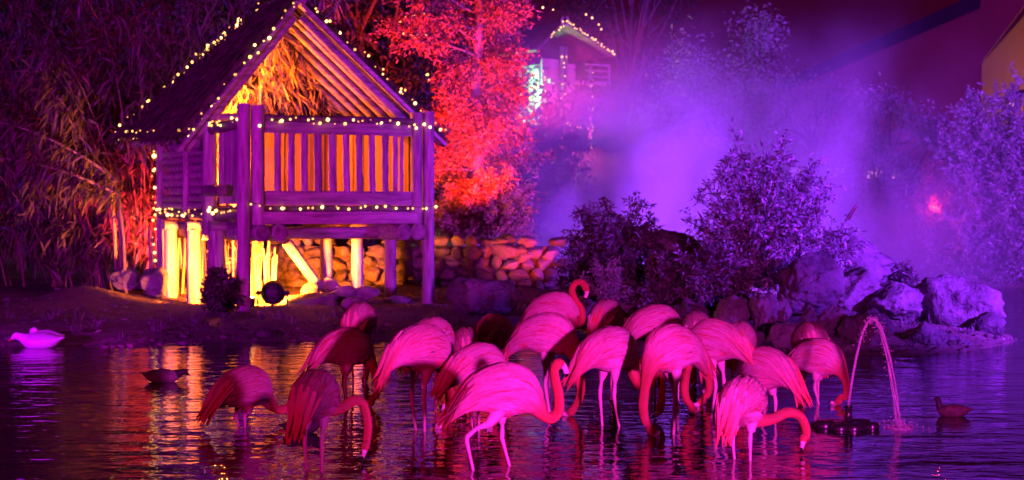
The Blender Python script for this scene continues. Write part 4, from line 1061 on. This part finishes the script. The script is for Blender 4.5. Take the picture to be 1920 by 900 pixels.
    for sgn in (1, -1):
        w = MB(); wa, wr = [], []
        rows = int(9 * feathers) + 2
        for r_i in range(rows):
            t0 = 6.0 - 3.9 * r_i / (rows - 1)
            for a_i in range(int(6 * feathers) + 1):
                a = 0.10 + (1.62 - 0.12 * r_i / rows) * (a_i + 0.5 * (r_i % 2)) / 6.4 + rg.normal() * 0.03
                ln = (1.5 + 0.9 * r_i / rows) * rg.uniform(0.85, 1.2); wd = rg.uniform(0.09, 0.15); vs = []
                black = False
                K = 5; tone = rg.uniform(-0.45, 0.45)
                for q in range(K):
                    u = q / (K - 1); tt = max(0.02, t0 - ln * u); wq = wd * (0.55, 1.0, 1.0, 0.8, 0.15)[q]
                    lift = 0.012 + 0.085 * u + 0.016 * (r_i % 2); aa = a + 0.10 * u
                    for dq, dl in ((-wq, 0.0), (0.0, 0.018), (wq, 0.0)): vs.append(surfpt(tt, sgn * (aa + dq), lift + dl))
                    wa += [tt] * 3; wr += [a * 1.5 + tone + 0.16, a * 1.5 + tone, a * 1.5 + tone - 0.16]
                fs = []
                for q in range(K - 1):
                    for e in range(2):
                        f = (q * 3 + e, q * 3 + e + 1, q * 3 + e + 4, q * 3 + e + 3); fs.append(f if sgn < 0 else f[::-1])
                w.add(vs, fs, 1 if black else 0)
        vs = []; K = 8                                   # edge of the black flight feathers
        for q in range(K):
            u = q / (K - 1); tt = 4.1 - 2.2 * u; wq = 0.05 * math.sin(math.pi * min(1, u * 0.9 + 0.08)); aa = 1.62 - 0.14 * u
            for dq in (-wq, 0.0, wq): vs.append(surfpt(tt, sgn * (aa + dq), 0.045 + 0.03 * u)); wa.append(tt); wr.append(1.0)
        w.add(vs, [(q * 3 + e, q * 3 + e + 1, q * 3 + e + 4, q * 3 + e + 3) for q in range(K - 1) for e in range(2)], 1)
        # long scapular plumes drooping over the tail
        for p_i in range(int(9 * feathers)):
            a = rg.uniform(0.1, 1.2); t0 = rg.uniform(2.0, 3.0); K = 6; vs = []; wd = rg.uniform(.05, .09); tone = rg.uniform(-1.2, 1.2)
            end = np.array([rg.uniform(-.43, -.33) * s, sgn * rg.uniform(0.0, .06) * s, (zc - rg.uniform(.16, .26)) * s])
            for q in range(K):
                u = q / (K - 1); base = surfpt(max(.4, t0 - 1.6 * u), sgn * a, .10 + .05 * u); pt = base * (1 - u ** 2) + end * u ** 2
                wq = .017 * s * (0.6, 1, 1.1, 1, .7, .1)[q]
                vs += [pt + np.array([0, -wq, 0]), pt + np.array([0, 0, wq * .5]), pt + np.array([0, wq, 0])]; wa += [max(.3, 1.6 - 1.3 * u)] * 3; wr += [a + tone] * 3
            fs = [(q * 3 + e, q * 3 + e + 1, q * 3 + e + 4, q * 3 + e + 3) for q in range(K - 1) for e in range(2)]
            w.add(vs, fs, 0)
        wo_ = w.build('wing', [M_PLUME, M_BILLT], o, True); set_attr(wo_.data, 'along', wa); set_attr(wo_.data, 'around', wr)
    return o

FL = [
 # px, waterline, heading, label, kwargs
 (455, 800, 46, 'dark red flamingo at the far left of the flock with its neck stretched low', dict(zc=.27, neck='low', s=.94, seed=1)),
 (590, 884, 78, 'flamingo seen from behind in the left foreground, dipping its head right', dict(zc=0.440, neck='far', s=.93, seed=2, side=-0.20)),
 (645, 766, 34, 'flamingo with bright magenta flank and long drooping tail, below the round-backed one', dict(zc=.47, neck='feed', s=.95, seed=3, side=-.05, legs=((.05, .0), (0.0, .0)))),
 (673, 722, 80, 'round-backed flamingo in bright light standing furthest left at the back', dict(zc=0.565, neck='feed', s=.98, seed=4)),
 (788, 808, 48, 'flamingo with its tail drooping left and two straight legs, left of middle', dict(zc=0.570, neck='feed', s=1.06, seed=5, tilt=.10)),
 (808, 772, 60, 'flamingo mostly hidden behind the one with the left-drooping tail and two straight legs', dict(zc=.55, neck='feed', s=1.00, seed=6)),
 (876, 742, 100, 'flamingo showing only its rounded back, just right of the left-drooping tail pair', dict(zc=.40, neck='feed', s=.98, seed=7)),
 (930, 738, 70, 'slim upright flamingo behind, with its neck curving down to the right', dict(zc=0.515, neck='feed', s=.92, seed=8, tilt=.5, side=.03)),
 (893, 806, 38, 'shaded red flamingo directly behind the largest foreground one', dict(zc=.44, neck='feed', s=0.98, seed=9, side=.08)),
 (938, 876, 16, 'largest foreground flamingo, pale pink wing with black feathers, neck looped upward', dict(zc=.455, neck='loop', s=1.00, seed=10, legs=((.05, .03), (-.20, .02)))),
 (1022, 778, -26, 'tall pink flamingo in the middle with its head hanging beside its legs', dict(zc=.60, neck='feed', s=1.00, seed=11, legs=((0.0, .02), (.05, .02)))),
 (1038, 726, -20, 'flamingo holding its curled neck and head above the flock', dict(zc=0.670, neck='up', s=0.95, seed=12)),
 (1136, 722, 68, 'flamingo with a shaded belly standing at the back right of the curled neck', dict(zc=0.590, neck='feed', s=0.98, seed=13)),
 (1140, 800, 40, 'flamingo with a striped pink back and thin black wing edge, mid flock', dict(zc=.54, neck='ubend', s=1.00, seed=14, legs=((0.0, .0), (.03, .03)))),
 (1226, 748, 24, 'broad-backed flamingo at the back with a shadow across its tail side', dict(zc=0.600, neck='ubend', s=1.00, seed=15)),
 (1262, 812, 222, 'big flamingo in bright light standing on two straight legs, facing left', dict(zc=0.580, neck='feed', s=1.02, seed=16, legs=((.06, .0), (-.06, .0)))),
 (1345, 782, 140, 'flamingo in front light with its feathered rear pointing right', dict(zc=.56, neck='feed', s=1.00, seed=17)),
 (1306, 728, 90, 'flamingo of which only the top of the back shows behind the brightest pair', dict(zc=.50, neck='feed', s=.98, seed=18)),
 (1386, 742, 70, 'small round flamingo at the back right of the brightest pair', dict(zc=.46, neck='feed', s=.92, seed=19)),
 (1440, 788, 128, 'smooth round flamingo with a pointed tail hanging to the right', dict(zc=0.370, neck='feed', s=0.98, seed=20)),
 (1392, 862, 66, 'foreground flamingo on the right, tail feathers ragged, sweeping its neck right', dict(zc=.355, neck='far', s=0.96, seed=21, side=-0.30, tilt=.15)),
 (1520, 745, 95, 'flamingo showing only a red back behind the rightmost feeding one', dict(zc=.45, neck='feed', s=1.0, seed=22)),
 (1532, 756, -38, 'flamingo at the right end of the flock, feeding closest to the water jet', dict(zc=0.360, neck='feed', s=0.92, seed=23, legs=((-.02, .0), (.03, .02)), side=-.02)),
 (1270, 764, 20, 'flamingo half hidden between the striped one and the brightest pair', dict(zc=.46, neck='feed', s=.95, seed=24)),
]
for px, wl, hd_, lab, kw in FL: flamingo(px, wl, hd_, lab, **kw)

# ------------------------------------------------------------------ ducks
def duck(px, wl, head, label, mats, s=1.0, tuck=False, seed=0, low=False):
    D = DW(wl)
    C = [(-.27, 0, .11, .012, .006), (-.22, 0, .095, .045, .025), (-.14, 0, .075, .095, .07), (-.03, 0, .065, .12, .09), (.08, 0, .065, .105, .085), (.145, 0, .085, .07, .065)]
    if tuck: C += [(.16, .0, .12, .05, .045), (.15, 0.02, .145, .038, .036), (.115, .03, .155, .036, .034)]; bl = [(.065, .04, .145, .016, .010), (.035, .045, .138, .013, .005)]
    elif low: C += [(.18, 0, .10, .05, .05), (.225, 0, .115, .038, .040), (.26, 0, .115, .038, .037)]; bl = [(.305, 0, .085, .018, .012), (.335, 0, .065, .016, .005)]
    else: C += [(.175, 0, .135, .045, .045), (.185, 0, .19, .036, .038), (.205, 0, .225, .037, .036)]; bl = [(.25, 0, .215, .018, .012), (.285, 0, .205, .016, .005)]
    C = np.array(C + bl) * s; last = len(C) - 1
    S, par = catmull(C, 5); S[:, 3:] = np.maximum(S[:, 3:], .002); T, B, Nn = frames(S); ns = 14; th = np.arange(ns) * 2 * math.pi / ns
    V = S[:, None, :3] + B[:, None, :] * (S[:, 3][:, None] * np.sin(th))[..., None] + Nn[:, None, :] * (S[:, 4][:, None] * np.cos(th))[..., None]
    nr = len(S); i0 = np.arange(nr - 1)[:, None] * ns; j = np.arange(ns); j1 = (j + 1) % ns
    Fq = np.stack([i0 + j, i0 + j1, i0 + ns + j1, i0 + ns + j], -1).reshape(-1, 4); fp = np.repeat(par[:-1], ns)
    mb = MB(); mb.v = [tuple(p) for p in V.reshape(-1, 3)]; mb.f = [tuple(f) for f in Fq] + [tuple(range(ns - 1, -1, -1)), tuple(range((nr - 1) * ns, nr * ns))]
    mb.m = [int(q) for q in np.where(fp > last - 1.4, 2, np.where(fp > 5.3, 1, 0))] + [0, 2]
    o = mb.build('duck', mats, None, True); o.location = (X(px, D), D, 0); o.rotation_euler = (0, 0, R(head)); tag(o, label, 'duck', 'ducks on the pond')
    for sg in (1, -1):                                      # folded wings and flight feathers
        w = MB()
        for r_i in range(5):
            for q in range(4):
                t0 = 4.2 - q * 0.62; a0 = 0.35 + r_i * 0.22; vs = []
                for u, wd in ((0, .6), (.4, 1), (.8, .8), (1, .2)):
                    tt = max(.3, t0 - 1.3 * u); i = int(tt * 5)
                    for e in (-1, 1):
                        a = sg * (a0 + e * .13 * wd + 0.05 * u); lf = 1.05 + .07 * u
                        vs.append(S[i, :3] + B[i] * S[i, 3] * math.sin(a) * lf + Nn[i] * S[i, 4] * math.cos(a) * lf)
                w.add(vs, [(0, 1, 3, 2), (2, 3, 5, 4), (4, 5, 7, 6)])
        w.build('wing', mats[0], o, True)
    return o
M_DW = surf('white_feather', (0.72, 0.70, 0.68), (0.85, 0.83, 0.80), 12, rough=0.8, bump=0.4, bscale=40)
M_DB = surf('brown_feather', (0.05, 0.035, 0.03), (0.14, 0.10, 0.08), 14, rough=0.8, bump=0.4, bscale=40)
M_DH = surf('dark_head_feather', (0.02, 0.02, 0.02), (0.05, 0.045, 0.04), 14, rough=0.6)
M_DG = surf('grey_feather', (0.16, 0.14, 0.14), (0.30, 0.27, 0.27), 14, rough=0.8, bump=0.4, bscale=40)
M_OR = plain('orange_bill', (0.75, 0.28, 0.06), 0.4)
duck(74, 652, 172, 'white duck floating with lowered head at the left, nearer of two', [M_DW, M_DW, M_OR], 1.1, low=True)
duck(84, 644, 160, 'white duck just behind the nearer white duck, head tucked back', [M_DW, M_DW, M_OR], 1.0, True)
duck(306, 716, 8, 'dark duck with grey tail floating in the orange reflection', [M_DG, M_DH, M_DH], 0.74, low=True)
duck(1786, 780, 168, 'dark brown duck floating alone at the right edge', [M_DB, M_DH, M_DH], 0.55)
duck(566, 812, 15, 'small black duck hidden behind the left foreground flamingo', [M_DH, M_DH, M_DH], 0.6)

# ------------------------------------------------------------------ fountain
FDn = DW(802); fx = X(1588, FDn)
fnt = empty('fountain', (fx, FDn, 0)); tag(fnt, 'black floating fountain pump with an upright nozzle', 'fountain')
fs_ = FDn / F_PX
mb = MB(); mb.tube([(0, 0, -.04), (0, 0, .02), (0, 0, .045), (0, 0, .05)], [.15, .16, .14, .10], 20); mb.build('float_base', M_BLACK, fnt, True)
for i, (dx, dy, r, h_) in enumerate([(-.16, .0, .075, .055), (-.10, .10, .07, .05), (.10, .03, .08, .06), (.17, -.03, .055, .045), (.02, -.12, .08, .05), (-.07, -.11, .07, .045), (.20, .05, .04, .03), (-.2, .07, .05, .03)]):
    mb = MB(); mb.tube([(dx, dy, -.04), (dx, dy, h_ * .6), (dx, dy, h_ * .95), (dx, dy, h_)], [r, r, r * .8, r * .4], 14); mb.build('float', M_BLACK, fnt, True)
mb = MB(); mb.tube([(0.01, 0, .03), (0.01, 0, .15)], [.028, .026], 14); nz = mb.build('nozzle', M_BLACK, fnt, True)
mb = MB(); mb.tube([(0.01, 0, .145), (0.01, 0, .16)], [.031, .031], 14); mb.build('nozzle_ring', M_BLACK, nz, True)
m, nt, bs = mat_new('jet_water'); bs.inputs['Base Color'].default_value = (0.9, 0.86, 0.92, 1); bs.inputs['Roughness'].default_value = 0.12
bs.inputs['Transmission Weight'].default_value = 0.55; bs.inputs['IOR'].default_value = 1.33; bs.inputs['Specular IOR Level'].default_value = 0.6
no = N(nt, 'ShaderNodeTexNoise', Scale=30.0, Detail=3.0); bpj = N(nt, 'ShaderNodeBump', Strength=0.6, Distance=0.01); nt.links.new(no.outputs[0], bpj.inputs['Height']); nt.links.new(bpj.outputs[0], bs.inputs['Normal'])
tr_ = N(nt, 'ShaderNodeBsdfTransparent'); mj = N(nt, 'ShaderNodeMixShader'); mj.inputs[0].default_value = 0.45
nt.links.new(bs.outputs[0], mj.inputs[1]); nt.links.new(tr_.outputs[0], mj.inputs[2]); nt.links.new(mj.outputs[0], nt.nodes['Material Output'].inputs['Surface'])
M_JET = m
jet = empty('water_jet', (fx, FDn, 0.16)); tag(jet, 'thin arching jet of water falling back into the pond', 'water jet')
rgj = random.Random(5); pts = []; rad = []
x1 = X(1686, FDn) - fx; top = CAMZ - (598 - HOR) * fs_ - .16; zs = -.16
for i in range(41):
    t = i / 40; x = .01 + (x1 - .01) * t
    # ballistic arc from nozzle through the apex to the surface
    ta = 1 / (1 + math.sqrt((top - zs) / top)); z_ = top * (1 - ((t - ta) / ta) ** 2)
    pts.append((x, rgj.uniform(-.003, .003), z_)); r = (.011 + .016 * max(0, math.sin(min(1, t / .75) * math.pi)) ** 0.7 * (0.5 + t * .7)); rad.append(r * rgj.uniform(.8, 1.25))
mb = MB(); ph = [rgj.uniform(0, 6.28) for _ in range(8)]
for k in range(6):                                           # twisting strands that part after the crest
    q = []; rr = []
    for i, (x, y, z_) in enumerate(pts):
        t = i / 40; w_ = 0.003 + 0.022 * max(0, t - 0.25) ** 1.2
        q.append((x + w_ * math.cos(ph[k] + t * 9 + k), y + w_ * math.sin(ph[k] + t * 9 + k), z_ + 0.4 * w_ * math.sin(t * 31 + k)))
        rr.append(max(0.0016, (0.0065 - 0.0022 * t) * (0.6 + 0.7 * abs(math.sin(t * 37 + ph[k] * 3)))))
    mb.tube(q, rr, 7)
mb.build('stream', M_JET, jet, True)
db = MB(); V_, F_ = ICO[1]
for i in range(420):
    t = rgj.uniform(.22, 1.0); k = min(39, int(t * 40)); p = Vector(pts[k]).lerp(Vector(pts[k + 1]), rgj.random()) + Vector((rgj.gauss(0, .018), rgj.gauss(0, .018), rgj.gauss(0, .012)))
    r = rgj.uniform(.002, .006); db.add([Vector(v) * r + p for v in V_], [tuple(f) for f in F_])
for i in range(200):
    an = rgj.uniform(0, 6.28); d = abs(rgj.gauss(0, .09)); p = Vector((x1 + math.cos(an) * d, math.sin(an) * d, -.155 + abs(rgj.gauss(0, .05)) * max(0, 1 - d * 5)))
    r = rgj.uniform(.002, .007); db.add([Vector(v) * r + p for v in V_], [tuple(f) for f in F_])
tag(db.build('droplets', M_JET, jet, True), kind='stuff')
sp_ = MB()
for rr in (.03, .06, .10):
    sp_.tube([(x1 + math.cos(a) * rr, math.sin(a) * rr, -.157) for a in np.linspace(0, 2 * math.pi, 25)], [.006 * rgj.uniform(.5, 1.4) for _ in range(25)], 5)
sp_.build('splash_ring', M_JET, jet, True)

# ------------------------------------------------------------------ litter, tufts and pebbles on the bank
rg = np.random.default_rng(77)
def scatter(n, x0, x1, dmin, dmax, y1=26.0):
    xs = rg.uniform(x0, x1, n * 4); ys = rg.uniform(17.2, y1, n * 4); d = land_dist(xs, ys)
    k = np.where((d > dmin) & (d < dmax))[0][:n]; xs, ys = xs[k], ys[k]
    return np.stack([xs, ys, ground_z(xs, ys)], 1)
p = scatter(2800, -9, 6.5, 0.05, 6.0); n = len(p); p[:, 2] += 0.006
dd = rg.normal(size=(n, 3)); dd[:, 2] = np.abs(dd[:, 2]) * 0.15
tag(leaves('leaf_litter', p, dd, rg.uniform(0.03, 0.11, n), rg.uniform(0.012, 0.04, n), M_SHRUBD), 'fallen leaves scattered over the bank', 'leaf litter', kind='stuff')
p = scatter(900, -9, 6.8, -0.10, 0.35); n = len(p); V0, F0 = rock_verts(2, 300, 7, 0, 0.6, 0.9)
sz = rg.uniform(0.012, 0.05, n) * np.where(rg.random(n) < 0.12, 2.2, 1.0); an = rg.uniform(0, 6.28, n)
VV = V0[None] * (sz[:, None] * np.array([1.2, 1, 0.6]))[:, None, :]
VV = np.stack([VV[..., 0] * np.cos(an)[:, None] - VV[..., 1] * np.sin(an)[:, None], VV[..., 0] * np.sin(an)[:, None] + VV[..., 1] * np.cos(an)[:, None], VV[..., 2]], -1) + p[:, None, :]
FF = (F0[None] + (np.arange(n) * len(V0))[:, None, None]).reshape(-1, 3)
tag(np_mesh('shore_pebbles', VV.reshape(-1, 3), FF, M_STONE, smooth=True), 'small pebbles and mud clods along the waterline', 'pebbles', kind='stuff')
p = scatter(130, -9, 6.0, 0.05, 1.6); pos, dr = [], []
for c in p:
    k = int(rg.integers(10, 26)); pos.append(c + rg.normal(size=(k, 3)) * np.array([0.035, 0.035, 0])); dr.append(rg.normal(size=(k, 3)) * 0.4 + np.array([0, 0, 1.0]))
pos = np.concatenate(pos); dr = np.concatenate(dr); n = len(pos)
tag(leaves('grass_tufts', pos, dr, rg.uniform(0.05, 0.20, n), 0.010, M_SHRUBD), 'short grass tufts dotted along the bank', 'grass', kind='stuff')
